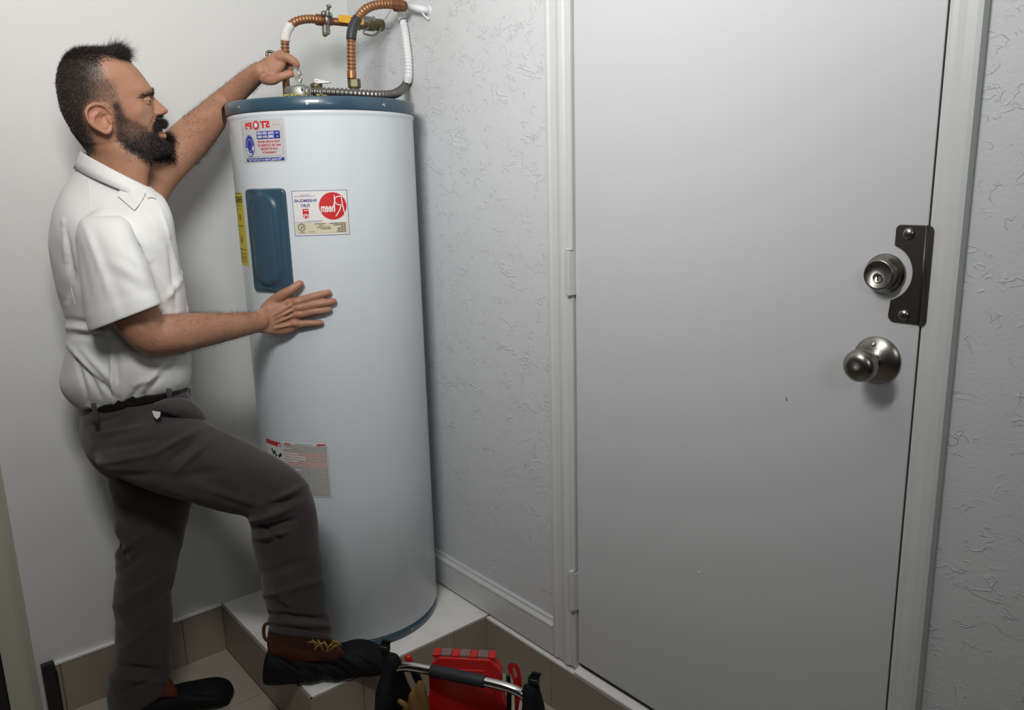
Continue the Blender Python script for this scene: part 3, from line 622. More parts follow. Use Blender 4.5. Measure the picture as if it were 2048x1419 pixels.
# earth clamp
q = MB(); cc = y1(650, 40)
lathe(q, [(.0115, 0), (.0170, .001), (.0170, .012), (.0115, .013)], cc - ax / np.linalg.norm(ax) * .006, ax, 22)
cl = q.make('earth_clamp', M['zinc'], p1)
q = MB(); c1 = cc + (.0, -.006, .012); q.box(c1 + (-.010, -.006, 0), c1 + (.010, .006, .010)); q.make('clamp_jaw', M['zinc'], cl, False, bevel=.002)
q = MB(); lathe(q, [(.0045, 0), (.0075, .001), (.0075, .004), (.0045, .006), (.0045, .022), (.0075, .024), (.0075, .028), (.003, .030)], cc + (0, -.012, .008), (0.15, -.35, 1), 16); q.make('clamp_screw', M['zinc'], cl)
q = MB(); lathe(q, [(.004, 0), (.0068, .001), (.0068, .006), (.002, .008)], cc + (.006, -.016, .010), (1, -.3, .25), 16); q.make('clamp_screw', M['zinc'], cl)
q = MB(); lathe(q, [(.004, 0), (.0068, .001), (.0068, .006), (.002, .008)], cc + (-.010, -.016, .012), (-1, -.3, .0), 16); q.make('clamp_screw', M['zinc'], cl)
q = MB(); q.box(cc + (-.010, -.010, -.038), cc + (.010, .006, -.012)); q.make('clamp_foot', M['zinc'], cl, False, bevel=.004)
q = MB(); lathe(q, [(.007, 0), (.008, .002), (.006, .008), (.002, .010)], cc + (-.004, -.004, -.034), (-.3, 0, -1), 12); q.make('clamp_screw', M['brass'], cl)
q = MB(); tube(q, resample(pts([(735, 55), (722, 66), (732, 71), (742, 72), (752, 66), (758, 56)], y1), n=26)[0] + np.array([0, -.012, 0]), .0026, 10); q.make('loop_wire', M['zinc'], p1)
q = MB(); tube(q, resample([y1(690, 47) + (0, -.012, 0), y1(694, 52) + (0, -.020, 0), y1(702, 58) + (0, -.018, 0), y1(716, 62) + (0, -.012, 0)], n=20)[0], .0016, 8); 
q.make('earth_wire', M['zinc'], p1)
w1 = atx(784, 50, 0.0); q = MB(); tube(q, [y1(757, 50), np.array([-.030, -.246, w1[2]]), np.array([.002, -.246, w1[2]])], .0095, 16); q.make('wall_stub', M['white_pipe'], p1)
q = MB(); tube(q, [y1(758, 57) + (0, -.01, 0), y1(774, 60) + (0, -.01, 0)], .0020, 8); q.make('stub_wire', M['screw'], p1)
# pipe 2
p2 = thing('water_line', (N2[0], N2[1], ZTOP), 'corrugated copper water line with black tape rising from the middle of the heater top', 'pipe')
def y2(u, v): return aty(u, v, ytube2)
wy = atx(858, 21, 0.0)
zn = y2(703.5, 176)[2]
q = MB(); tube(q, [(N2[0], N2[1], 1.634), (N2[0], N2[1], zn + .005)], .0125, 20); q.make('nipple', M['zinc'], p2)
q = MB(); lathe(q, [(.012, 0), (.0165, .001), (.0175, .004), (.0175, .020), (.0165, .024), (.012, .025)], (N2[0], N2[1], zn), (0, 0, 1), 6); q.make('nut', M['brass'], p2, False, bevel=.0008)
q = MB(); corrugated(q, pts([(703.5, 158), (703, 130), (702.5, 100), (703, 75), (706, 56), (716, 35), (732, 18), (752, 10), (772, 8.5), (790, 9)], y2), .0122, ends=.018); q.make('bellows_hose', M['copper'], p2)
q = MB(); tube(q, resample(pts([(702.4, 79), (703.3, 66), (707, 52), (715, 37)], y2), n=20)[0], np.tile([.0130, .0134], 10), 20); q.make('black_tape_wrap', M['black_tape'], p2)
q = MB(); lathe(q, [(.0125, 0), (.0172, .002), (.0172, .018), (.0150, .021), (.0150, .026), (.0135, .034), (.011, .036)], y2(787, 9), wy - y2(787, 9), 8); q.make('coupling', M['copper_dk'], p2, False, bevel=.001)
q = MB(); tube(q, [y2(812, 12), wy + (-.02, 0, 0), wy + (.003, 0, 0)], .0098, 18); q.make('wall_stub', M['white_pipe'], p2)
q = MB(); lathe(q, [(.0135, 0), (.0125, -.003), (.0105, -.005)], wy + (.001, 0, 0), (1, 0, 0), 20); q.make('wall_collar', M['white_pipe'], p2)
q = MB(); tube(q, resample([wy + (-.022, .002, -.008), wy + (-.012, .002, -.016), wy + (-.003, -.002, -.024)], n=10)[0], .0030, 8); q.make('paint_drip', M['white_pipe'], p2)
q = MB(); tube(q, [atx(782, 18, -.004), atx(775, 30, -.004), atx(768, 40, -.004)], .0007, 6); q.make('wire', M['screw'], p2)
# conduit along the heater top and up the wall
cd = thing('electrical_conduit', (T[0], T[1] - .05, ZTOP), 'flexible grey metal conduit lying on the heater top, white painted where it climbs the wall', 'conduit')
def wc(u, v): return atx(u, v, -.0165)
c_pts = [I(622, 184, .287), I(640, 184, .29), I(680, 185.5, .31), I(720, 188, .335), I(755, 190, .365), I(780, 189.5, .40), I(797, 184, .44), wc(810, 172), wc(815, 160)]
q = MB(); corrugated(q, c_pts, .0124, pitch=.0112, depth=.0034, n=20); q.make('metal_conduit', M['conduit'], cd)
q = MB(); corrugated(q, [wc(814.5, 164), wc(817, 150), wc(816.5, 120), wc(813, 90), wc(809, 60), wc(805, 40), wc(802.5, 26)], .0116, pitch=.0092, depth=.0013, ends=.02); q.make('painted_conduit', M['white_pipe'], cd)
q = MB(); tube(q, [wc(806, 44), wc(805.2, 42)], .0128, 20); q.make('clip_band', M['ink_grey'], cd)
# junction elbow with cover, on the heater top
je = thing('junction_fitting', (T[0] - .05, T[1] - .12, ZTOP), 'cast metal cable fitting on the heater top at the end of the grey conduit', 'fitting')
jc = I(586, 182, .285); q = MB()
q.loft([sring(568 + s_, 181 + 3 * abs(s_) / 12, 617 - s_, 180, .285, .018 - .0004 * s_, 28) + np.array([0, 0, dz]) for s_, dz in ((2, -.016), (0, -.010), (0, 0), (2, .008), (7, .0125), (16, .0145))]); q.make('cast_body', M['zinc'], je)
q = MB(); lathe(q, [(.0125, 0), (.0150, .001), (.0150, .0075), (.0128, .0085), (.0128, .010)], I(611, 184, .285), I(640, 184, .29) - I(611, 184, .285), 20); q.make('locknut', M['zinc'], je)
q = MB(); lathe(q, [(.0028, 0), (.0028, .004), (0, .005)], I(604, 178, .265), -E2, 10); q.make('screw', M['screw'], je)
fz = MB()
for i in range(70):
    u = rng.uniform(566, 625) if i < 52 else rng.uniform(632, 650); a = I(u, 192 + rng.uniform(-2, 1.5), rng.uniform(.222, .246)); a[2] = max(a[2], 1.6345); d = rng.normal(size=3) * .006; d[2] = abs(d[2]) * .55
    tube(fz, [a, a + d * .6, a + d + (0, 0, -.001)], .0009, 5)
o = fz.make('insulation_tuft', M['insulation'], None, True); tag(o, 'yellow fibreglass insulation tufts sticking out beside the cable fitting', 'insulation'); o['kind'] = 'stuff'
# relief valve behind the conduit
rv = thing('relief_valve', tuple(I(634, 186, .45)), 'small brass relief valve with silver lever, behind the conduit on the heater top', 'valve')
vb0 = I(634, 190, .45); vb0[2] = 1.634; zt_ = I(634, 168, .45)[2]
q = MB(); lathe(q, [(.013, 0), (.015, .002), (.015, zt_ - 1.634 - .010), (.0165, zt_ - 1.634 - .008), (.0165, zt_ - 1.634), (.010, zt_ - 1.634 + .003)], vb0, (0, 0, 1), 24); q.make('valve_body', M['brass'], rv)
a0 = I(630, 161.5, .44); a1 = I(661, 164.5, .44); dx = (a1 - a0); Ln = np.linalg.norm(dx); dx /= Ln
q = MB(); q.prism([(0, -.005), (.006, -.007), (.014, -.006), (Ln, -.0015), (Ln, .0008), (.014, .004), (.006, .006), (0, .004)], lambda p, k: a0 + dx * p[0] + upv * p[1] + E2 * (-.006 + .012 * k)); q.make('relief_lever', M['white_pipe'], rv, False, bevel=.0006)
q = MB(); lathe(q, [(.0016, 0), (.0016, .001), (0, .001)], a0 + dx * .006 - E2 * .006, -E2, 10); q.make('rivet', M['ink_grey'], rv)

# ================================================================== THE MAN
man = thing('person', tuple(I(300, 1300, .10)[:2]) + (0.0,), 'bearded man in white shirt and charcoal trousers, one foot on the platform beside the heater', 'person')
WH = .06                                  # depth of the head's middle plane
def P4(u, v, w, r): return (*I(u, v, w), r)
EL = ray(215, 210); EL = EL / np.linalg.norm(EL); H0 = I(215, 200, WH)      # the head's side-to-side axis
EF = E1 - EL * (E1 @ EL); EF /= np.linalg.norm(EF)
def IH(u, v):                                   # point of the head's middle plane seen at (u,v)
    d = ray(u, v); return CC + d * (((H0 - CC) @ EL) / (d @ EL))
def PH(u, v, lat, r): return (*(IH(u, v) + EL * lat), r)
body = MB()
# --- skull and face: horizontal slices given by profile left/right; front part narrows towards the face
def hslice(v, uL, uR, hw, front, n=44):
    """front: 0 round .. 1 pointed towards the face"""
    A = IH(uL, v); B = IH(uR, v); c = (A + B) / 2; a = (B - A) / 2
    th = np.linspace(0, 2 * PI, n, endpoint=False); ct, st = np.cos(th), np.sin(th)
    x = np.sign(ct) * np.abs(ct) ** (2 / 2.25); y = np.sign(st) * np.abs(st) ** (2 / 2.35)
    y = y * np.where(x > 0, 1 - front * x ** 1.7, 1 - .10 * np.abs(x) ** 2)
    return c + np.outer(x, a) + np.outer(y * hw, EL)
HS = [  # v, left, right, half width, front taper  (bald head under the hair)
    (99, 160, 232, .030, 0), (103, 145, 244, .046, .0), (112, 133, 252, .059, .0), (125, 123, 262, .069, .02), (140, 117, 277, .0745, .05), (158, 113.5, 291, .077, .08),
    (172, 113.5, 301, .077, .10), (180, 114.5, 306, .0765, .12), (188, 115.5, 306.5, .076, .14), (196, 117, 305, .0755, .14), (206, 119, 306, .075, .12), (218, 122, 309.5, .073, .12), (230, 127, 313.5, .071, .16),
    (240, 132, 318, .0685, .22), (250, 138, 321.5, .066, .28), (258, 143, 321, .064, .32), (266, 150, 324.5, .062, .34), (276, 158, 327, .060, .36), (286, 172, 329.5, .057, .38), (296, 205, 330.5, .053, .40), (304, 240, 328, .045, .40), (310, 268, 321, .030, .35)]
K = interp_rings(HS, 60)
body.loft([hslice(*k) for k in K])
# nose wedge, lips, chin, brow ridge
def nsec(v, uback, utip, hw, n=16):
    A = IH(uback, v); B = IH(utip, v); c = A; a = (B - A); th = np.linspace(0, 2 * PI, n, endpoint=False)
    return c + np.outer(np.cos(th), a) + np.outer(np.sin(th) * hw, EL)
K = interp_rings([(184, 298, 304.5, .0075), (191, 298, 305.8, .0065), (200, 300, 314.5, .0080), (208, 301, 323.5, .0095), (215, 303, 331.5, .0120), (220.5, 305, 336.6, .0145), (225, 307, 335.8, .0150), (229, 310, 329.5, .0125), (232.5, 313, 323.0, .0070)], 22)
body.loft([nsec(*k) for k in K])
for s_ in (-1, 1):
    limb(body, [PH(309, 226.5, s_ * .0120, .0052), PH(316, 225.5, s_ * .0135, .0066), PH(323, 225.0, s_ * .0105, .0058)], 12, .002)   # nostril wings
    limb(body, [PH(303, 181, s_ * .008, .0055), PH(297, 181, s_ * .026, .0070), PH(285, 187, s_ * .043, .0060)], 12, .003)              # brow ridge
limb(body, [PH(319, 246, -.020, .005), PH(325, 246.5, -.008, .0062), PH(326.5, 247, 0, .0065), PH(325, 246.5, +.008, .0062), PH(319, 246, +.020, .005)], 14, .003)
limb(body, [PH(318, 271, -.019, .0045), PH(326, 272, -.008, .0068), PH(327.5, 272, 0, .0070), PH(326, 272, +.008, .0068), PH(318, 271, +.019, .0045)], 14, .003)
limb(body, [PH(321, 294, -.014, .012), PH(325, 295, 0, .015), PH(321, 294, +.014, .012)], 14, .004)
# neck
K = interp_rings([(262, 141, 262, .050), (285, 158, 272, .052), (305, 173, 298, .054), (325, 178, 301, .053), (345, 174, 297, .054), (372, 172, 296, .055), (400, 172, 296, .055)], 22)
body.loft([sring(k[1], k[0] - 4, k[2], k[0] + 6, WH + .003, k[3], 32, 2.1) for k in K])
# --- ear (near and far)
def ear(s):
    def q_(u, v, d, r): return PH(u, v, s * (.0735 + d), r)
    limb(body, [q_(222, 226, -.002, .0035), q_(214, 216, .003, .0033), q_(203, 209.5, .009, .0034), q_(190, 208.5, .014, .0036), q_(178.5, 214, .0175, .0038), q_(174, 225, .0185, .0038), q_(177, 238, .0170, .0037), q_(187, 250, .0130, .0036), q_(200, 258, .0080, .0038), q_(212, 263, .004, .0050), q_(219, 260, .002, .0048), q_(223, 250, .000, .0035)], 12, .002)
    limb(body, [q_(200, 222, .004, .0026), q_(191, 229, .0085, .0030), q_(188, 238, .0095, .0032), q_(194, 248, .0070, .0034), q_(205, 253, .004, .0036), q_(213, 252, .003, .0036)], 12, .002)     # antihelix
    limb(body, [q_(192, 217, .007, .0022), q_(197, 224, .0060, .0026), q_(191, 232, .0080, .0026)], 10, .002)
    limb(body, [q_(219, 238, .000, .0040), q_(222, 244, .000, .0042)], 10, .002)                                                                                                    # tragus
    # thin back plate of the ear
    A = [(215, 217), (203, 212), (190, 211), (180, 216), (176, 226), (179, 238), (189, 248), (201, 255), (212, 259), (219, 255), (221, 240), (220, 226)]
    dep = [.000, .004, .008, .011, .0125, .0115, .0085, .0045, .001, -.001, -.003, -.003]
    V = [np.array(q_(202, 234, .0015, 0)[:3])] + [np.array(q_(u, v, d, 0)[:3]) for (u, v), d in zip(A, dep)]
    V2 = [x - EL * s * .0045 for x in V]; n = len(A); F = [(0, 1 + i, 1 + (i + 1) % n) for i in range(n)] + [(n + 1, n + 2 + (i + 1) % n, n + 2 + i) for i in range(n)] + [(1 + i, n + 2 + i, n + 2 + (i + 1) % n, 1 + (i + 1) % n) for i in range(n)]
    body.add(V + V2, F)
ear(-1); ear(1)
# --- torso and leg core (hidden under the clothes; keeps the figure in one piece)
limb(body, [P4(232, 400, WH, .045), P4(232, 470, .05, .080), P4(235, 560, .05, .085), P4(255, 700, .05, .085), P4(262, 800, .05, .080)], 20, .02)
limb(body, [P4(218, 480, -.04, .036), P4(232, 460, .05, .050), P4(285, 420, .13, .050)], 18, .015)
limb(body, [P4(270, 860, .00, .060), P4(400, 900, -.03, .045), P4(560, 985, -.035, .038), P4(580, 1100, -.01, .036), P4(600, 1240, .02, .034)], 18, .02)
limb(body, [P4(265, 860, .08, .05), P4(295, 1000, .135, .034), P4(292, 1150, .14, .032), P4(285, 1340, .13, .028)], 18, .02)
# --- near arm: shoulder, elbow, forearm, wrist
def nh(u, v, off, r): return (*onT(u, v, off), r)
K = [P4(218, 490, -.05, .036), P4(233, 530, -.092, .047), P4(262, 610, -.105, .0500), P4(283, 648, -.100, .0480), P4(306, 671, -.090, .0440), P4(345, 668, -.060, .0460), P4(390, 661, -.020, .0415), P4(440, 655, .030, .0355), P4(485, 648, .080, .0295), P4(517, 642.5, .122, .0265)]
limb(body, K, 28, .006)
limb(body, [P4(296, 690, -.095, .022), P4(303, 696, -.088, .020), P4(318, 696, -.075, .018)], 14, .005)      # elbow point
# --- near hand spread on the heater (palm = flattened lofts, fingers = chains lying on the jacket)
def pring(ut, vt, ub, vb, off, th_, n=22):
    A = onT(ut, vt, off); B = onT(ub, vb, off); c = (A + B) / 2; a = (B - A) / 2; nn = np.array([c[0] - T[0], c[1] - T[1], 0]); nn /= np.linalg.norm(nn)
    t = np.linspace(0, 2 * PI, n, endpoint=False); ct, st = np.cos(t), np.sin(t); ex = 2.6
    return c + np.outer(np.sign(ct) * np.abs(ct) ** (2 / ex), a) + np.outer(np.sign(st) * np.abs(st) ** (2 / ex) * th_, nn)
w_a = I(514, 620, .118); w_b = I(521, 665, .118)
def wring(k, n=22):
    A = w_a * (1 - k) + onT(540, 604, .038) * k; B = w_b * (1 - k) + onT(549, 669, .038) * k; c = (A + B) / 2; a = (B - A) / 2
    nn = np.cross(a, E1); nn /= np.linalg.norm(nn); nn = nn if nn @ E2 < 0 else -nn
    t = np.linspace(0, 2 * PI, n, endpoint=False); ct, st = np.cos(t), np.sin(t); ex = 2.3
    return c + np.outer(np.sign(ct) * np.abs(ct) ** (2 / ex), a) + np.outer(np.sign(st) * np.abs(st) ** (2 / ex) * (.021 - .003 * k), nn)
body.loft([wring(0), wring(.5), wring(1), pring(552, 597, 563, 669.5, .030, .0180), pring(563, 594, 576, 668, .0235, .0170), pring(575, 593, 586, 664, .0175, .0150), pring(590, 594, 595, 658, .0140, .0125), pring(600, 597, 600, 652, .0115, .0095)])
FING = [  # index, middle, ring, little : knuckle, two joints, tip with radii
    [(578, 605, .0190, .0100), (596, 602.5, .0175, .0100), (625, 593.5, .0160, .0088), (645, 588, .0125, .0080), (657, 584.5, .0090, .0070)],
    [(578, 617, .0200, .0100), (599, 614.5, .0185, .0100), (632, 608, .0165, .0090), (652, 605, .0130, .0081), (667, 602, .0090, .0071)],
    [(578, 631, .0195, .0100), (598, 628.5, .0175, .0098), (628, 622.5, .0160, .0086), (645, 621, .0125, .0078), (658, 618.5, .0090, .0069)],
    [(574, 648, .0180, .0100), (592, 648, .0165, .0092), (615, 646, .0145, .0078), (630, 645.5, .0115, .0070), (642, 645, .0080, .0061)],
    [(532, 615, .0380, .0115), (548, 602, .0270, .0125), (563, 591, .0275, .0118), (579, 581.5, .0250, .0098), (591, 573.5, .0185, .0092), (600, 567, .0135, .0080)]]
NAILS = []
for f in FING:
    limb(body, [nh(p[0], p[1], p[2] + .001, p[3] * 1.17) for p in f], 16, .003)
    tip = np.array(nh(*f[-1])[:3]); pre = np.array(nh(*f[-2])[:3]); NAILS.append((pre, tip, f[-1][3]))
for u0, v0 in ((594, 603), (596.5, 615), (596, 628.5), (590, 647)): limb(body, [nh(u0 - 3, v0, .0245, .0088), nh(u0 + 3, v0 - .6, .0240, .0086)], 12, .003)     # knuckles
for a, b in (((546, 632), (590, 604)), ((545, 640), (592, 616)), ((546, 648), (590, 629)), ((549, 656), (586, 648))):
    tp = [np.array(a) + (np.array(b) - np.array(a)) * f for f in (0, .33, .6, .85, 1)]
    limb(body, [nh(*q_, o_, .0042) for q_, o_ in zip(tp, (.0470, .0432, .0375, .0298, .0258))], 10, .004)                                                                                                # tendons
# --- far arm: up to the pipe behind the heater rim
K = [P4(290, 400, .13, .046), P4(305, 362, .18, .050), P4(335, 322, .225, .053), P4(365, 293, .265, .0520), P4(393, 265, .315, .0490), P4(421, 236, .350, .0420), P4(450, 203, .385, .0335), P4(482, 174, .370, .0290), P4(509, 150.5, .342, .0255), P4(522, 143, .330, .0250)]
limb(body, K, 28, .006)
# --- far hand: fist closed round the tool
HW = .330
body.loft([sring(507, 131, 519, 163, HW, .016, 20), sring(522, 120, 531, 168, HW, .018, 20), sring(537, 110, 545, 167, HW, .019, 20), sring(551, 102, 560, 150, HW, .019, 20), sring(561, 98.5, 570, 137, HW, .018, 20), sring(568, 103, 574, 128, HW, .013, 20)])
limb(body, [P4(560, 114, HW - .010, .0125), P4(573, 115, HW - .012, .0120), P4(587, 122.5, HW - .013, .0108), P4(592, 128.5, HW - .010, .0100)], 16, .003)
limb(body, [P4(592, 128.5, HW - .010, .0100), P4(590, 140, HW + .002, .0085), P4(580, 142, HW + .014, .0075)], 16, .003)
for i, (dw, du, dv) in enumerate(((.013, -1, 2), (.032, -4, 5), (.049, -9, 9))):
    limb(body, [P4(560 + du, 112 + dv, HW + dw, .0115), P4(578 + du, 118 + dv, HW + dw, .0105), P4(587 + du, 128 + dv, HW + dw, .0095)], 14, .003)
    limb(body, [P4(587 + du, 128 + dv, HW + dw, .0095), P4(583 + du, 142 + dv, HW + dw, .0085), P4(572 + du, 144 + dv, HW + dw - .004, .0075)], 14, .003)
limb(body, [P4(530, 158, HW - .008, .0135), P4(545, 160, HW - .020, .0125), P4(560, 154, HW - .026, .0108), P4(574, 149.5, HW - .026, .0098), P4(583, 147.5, HW - .024, .0088)], 16, .003)   # thumb
V, Nn, Fc = remesh(body, .0020, 6, .5)

# sculpting by soft dents and ridges placed on the profile (mirrored to the far side of the face)
def headuv(V): l = (V - H0) @ EL; return proj(V - np.outer(np.where(l > 0, 2 * l, 0), EL)), np.abs(l)
isH = (V[:, 2] > 1.46) & ((V - H0) @ EF < .16) & (np.abs((V - H0) @ EL) < .11)
uv, lat = headuv(V[isH]); d = np.zeros(len(uv))
def dent(u, v, r, amp, l0=0.0, lr=1.0): 
    global d
    d += amp * np.exp(-(((uv[:, 0] - u) ** 2 + (uv[:, 1] - v) ** 2) / r ** 2)) * np.exp(-((lat - l0) / lr) ** 2)
dent(293, 201, 8, -.0065, .034, .014); dent(301, 202, 6, -.002, .018, .008); dent(279, 222, 12, .0030, .055, .02); dent(250, 170, 26, -.0025, .07, .03); dent(262, 255, 22, -.0030, .06, .03)
dent(205, 238, 6.0, -.0040, .075, .012); dent(209, 233, 4, -.0045, .075, .015)
d += seg_fold(uv, [(311, 229, 300, 254, 3.0, -.0016), (306, 217, 311, 226, 2.5, -.0018)]) * (lat < .05)
d += seg_fold(uv, [(314, 260, 324, 259, 2.0, -.0055)]) * (lat < .030)
d += seg_fold(uv, [(250, 140, 280, 146, 3, .0003), (252, 152, 290, 160, 3, -.0004)])
V[isH] += Nn[isH] * d[:, None]
allp = proj(V); wv = wof(V)
# arm muscles / hand creases
near = wv < .14
dd = seg_fold(allp, [(318, 640, 335, 660, 10, -.003), (300, 640, 315, 690, 8, .002), (330, 690, 430, 684, 10, .0015), (350, 640, 430, 634, 8, .0012), (268, 640, 300, 662, 7, -.0015)]) * near
V += Nn * dd[:, None]

rxy = V[:, :2] - T; rr_ = np.linalg.norm(rxy, axis=1); zz_ = V[:, 2].copy()                      # flesh resting on the heater rim and jacket
Rc, Zc, Rr = TR - .012, 1.620, .0250
nr, nz = rr_.copy(), zz_.copy()
m1 = (rr_ > Rc) & (zz_ > Zc); dq = np.hypot(rr_ - Rc, zz_ - Zc); k1 = m1 & (dq < Rr); nr[k1] = Rc + (rr_[k1] - Rc) / dq[k1] * Rr; nz[k1] = Zc + (zz_[k1] - Zc) / dq[k1] * Rr
m2 = (rr_ <= Rc) & (zz_ < Zc + Rr) & (zz_ > 1.56) & (Zc + Rr - zz_ < Rc + Rr - rr_); nz[m2] = Zc + Rr
m3 = (zz_ <= Zc) & (zz_ > 1.45) & (rr_ < Rc + Rr) & ~m2; ramp = np.clip((zz_ - 1.50) / .10, 0, 1); l3 = TR + .0036 + (Rc + Rr - TR - .0036) * ramp; m3 &= rr_ < l3; nr[m3] = l3[m3]
m4 = (zz_ <= 1.45) & (zz_ > 1.0) & (rr_ < TR + .0006) & (rr_ > TR - .006); nr[m4] = TR + .0006
V[:, :2] = T + rxy / rr_[:, None] * nr[:, None]; V[:, 2] = nz
def in_poly(uv, poly, soft):
    """signed soft membership of image-space points in a polygon"""
    P = np.array(poly, float); n = len(P); ins = np.zeros(len(uv), bool); dist = np.full(len(uv), 1e9)
    for i in range(n):
        a, b = P[i], P[(i + 1) % n]; ab = b - a; t = np.clip(((uv - a) @ ab) / (ab @ ab), 0, 1); dist = np.minimum(dist, np.linalg.norm(uv - a - t[:, None] * ab, axis=1))
        c = (a[1] > uv[:, 1]) != (b[1] > uv[:, 1]); x = (b[0] - a[0]) * (uv[:, 1] - a[1]) / (b[1] - a[1] + 1e-12) + a[0]; ins ^= c & (uv[:, 0] < x)
    return 1 / (1 + np.exp(-np.where(ins, dist, -dist) / soft))
HAIR = [(252, 80), (256, 118), (240, 117), (222, 112), (206, 114), (199, 124), (203, 140), (209, 152), (222, 160), (230, 168), (236, 190), (239, 206), (236, 216), (226, 212), (212, 206), (196, 203), (180, 206), (171, 214), (168, 228), (172, 244), (180, 262), (188, 280), (192, 305), (150, 310), (95, 240), (95, 80)]
BEARD = [(236, 205), (243, 216), (252, 232), (262, 240), (278, 246), (292, 254), (300, 262), (305, 262), (309, 246), (315, 236), (325, 232), (336, 238), (340, 262), (360, 280), (356, 330), (290, 322), (262, 306), (244, 292), (232, 272), (231, 250), (228, 226), (227, 208)]
LIPS = [(313, 256), (338, 252), (344, 277), (333, 281), (322, 275), (314, 266)]
uvh, lat = headuv(V); hd = (V[:, 2] > 1.44) & ((V - H0) @ EF < .165) & (lat < .12)
isEar = (lat > .0700) & (in_poly(uvh, [(168, 222), (174, 210), (186, 203), (200, 205), (216, 214), (227, 228), (227, 250), (222, 268), (208, 268), (188, 256), (176, 244)], .5) > .5)
mh = in_poly(uvh, HAIR, 3.2) * hd * ~isEar
fadeT = np.clip((uvh[:, 0] - 168) / 60, 0, 1) * np.clip((uvh[:, 1] - 118) / 40, 0, 1)       # clipped temples
mb_ = in_poly(uvh, BEARD, 2.6) * hd * (1 - in_poly(uvh, LIPS, 1.2) * (lat < .040)) * ~isEar
mb_ *= 1 - .38 * np.exp(-((uvh[:, 0] - 268) / 26) ** 2 - ((uvh[:, 1] - 258) / 17) ** 2)
mb_ *= np.where((uvh[:, 1] > 290) & (uvh[:, 0] < 250), .6, 1)
mask = np.clip(mh * (1 - .62 * fadeT) + mb_, 0, 1)
bd = obj('body', V, Fc, M['skin'], man, True)
at = bd.data.attributes.new('hairmask', 'FLOAT', 'POINT'); at.data.foreach_set('value', mask.astype(np.float32))
fl_ = np.zeros(len(V)); 
for (u, v, r, a) in ((326, 220, 9, .45), (270, 228, 16, .20), (200, 235, 26, .25), (180, 225, 8, .3), (330, 268, 8, .5)): fl_ += a * np.exp(-((uvh[:, 0] - u) ** 2 + (uvh[:, 1] - v) ** 2) / r ** 2) * hd
for (u, v, r, a) in ((596, 603, 7, .35), (598, 616, 7, .3), (596, 630, 7, .3), (590, 648, 7, .3), (655, 586, 10, .3), (664, 603, 10, .25), (600, 566, 8, .35), (582, 147, 8, .45), (590, 125, 9, .25)): fl_ += a * np.exp(-((allp[:, 0] - u) ** 2 + (allp[:, 1] - v) ** 2) / r ** 2)
at = bd.data.attributes.new('flush', 'FLOAT', 'POINT'); at.data.foreach_set('value', np.clip(fl_, 0, .6).astype(np.float32))

# hair and beard: thousands of short strands rooted on the skin
def grow(name, wgt, length, width, comb, m, count, lift=.6, off=-.0005, curl=.35):
    p = wgt / wgt.sum(); ix = rng.choice(len(V), size=count, p=p); N_ = Nn[ix]
    jit = rng.normal(size=(count, 3)) * .0011; R_ = V[ix] + jit * .8 + N_ * off
    cb = np.asarray(comb(uvh[ix]), float); cb = cb - N_ * (cb * N_).sum(1)[:, None]; cb /= np.linalg.norm(cb, axis=1)[:, None] + 1e-9
    L_ = length(uvh[ix]) if callable(length) else length
    return strands(name, R_, N_ * lift + cb + rng.normal(size=(count, 3)) * .25, L_, width, m, man, curl)
UPV = np.array([0, 0, 1.0])
def comb_hair(q): 
    t = np.clip((150 - q[:, 1]) / 45, 0, 1)[:, None]; return (E1 * -.25 - UPV * .9) * (1 - t) + (E1 * .9 + UPV * .15) * t
top_w = mh * (uvh[:, 1] < 135)
hair = grow('hair', mh * np.clip(1 - .95 * fadeT, 0, 1) ** 2.0 + 1e-12, lambda q: .0042 + .0070 * np.clip((150 - q[:, 1]) / 48, 0, 1) ** 1.5, .00035, comb_hair, M['hair'], 30000, .7)
grow('temple_hair', mh * np.clip(fadeT, 0, 1) + 1e-12, .0032, .00026, comb_hair, M['temple'], 5000, .3)
frontw = mh * np.exp(-((uvh[:, 0] - 236) / 17.0) ** 2) * (uvh[:, 1] < 116)
grow('front_tuft', frontw + 1e-12, .017, .0004, lambda q: np.tile(E1 * .55 + UPV * .25, (len(q), 1)), M['hair'], 3600, 1.0, curl=.6)
grow('beard', mb_ * np.where(uvh[:, 1] > 262, 2.2, 1.0) * np.where(uvh[:, 0] < 300, .8, 1.6) + 1e-12, lambda q: np.where(q[:, 1] > 280, .0075, np.where(q[:, 0] > 300, .0060, .0042)), .00038, lambda q: np.tile(E1 * .35 - UPV * .75, (len(q), 1)), M['hair'], 26000, .55)
must = in_poly(uvh, [(312, 235), (324, 231), (333, 236), (334, 256), (318, 258), (306, 262), (305, 252)], 1.0) * hd * (lat < .036)
grow('moustache', must + 1e-12, .0075, .0004, lambda q: np.tile(E1 * .25 - UPV * .8, (len(q), 1)), M['hair'], 5000, .75)
brow = in_poly(uvh, [(275, 198), (281, 190), (292, 184), (306, 179.5), (308, 185), (304, 189.5), (292, 190.5), (283, 196)], .8) * hd * (lat > .006) * (lat < .06)
grow('eyebrow', brow + 1e-12, .0055, .00032, lambda q: np.tile(-E1 * .8 + UPV * .1, (len(q), 1)), M['hair'], 1500, .35)
lash = in_poly(uvh, [(284, 197), (298, 194), (299, 198), (285, 200.5)], .6) * hd * (lat > .018) * (lat < .044)
lo_ = grow('eyelash', lash + 1e-12, .0045, .00025, lambda q: np.tile(E1 * .8, (len(q), 1)), M['hair'], 220, .4)
lo_['kind'] = 'stuff'
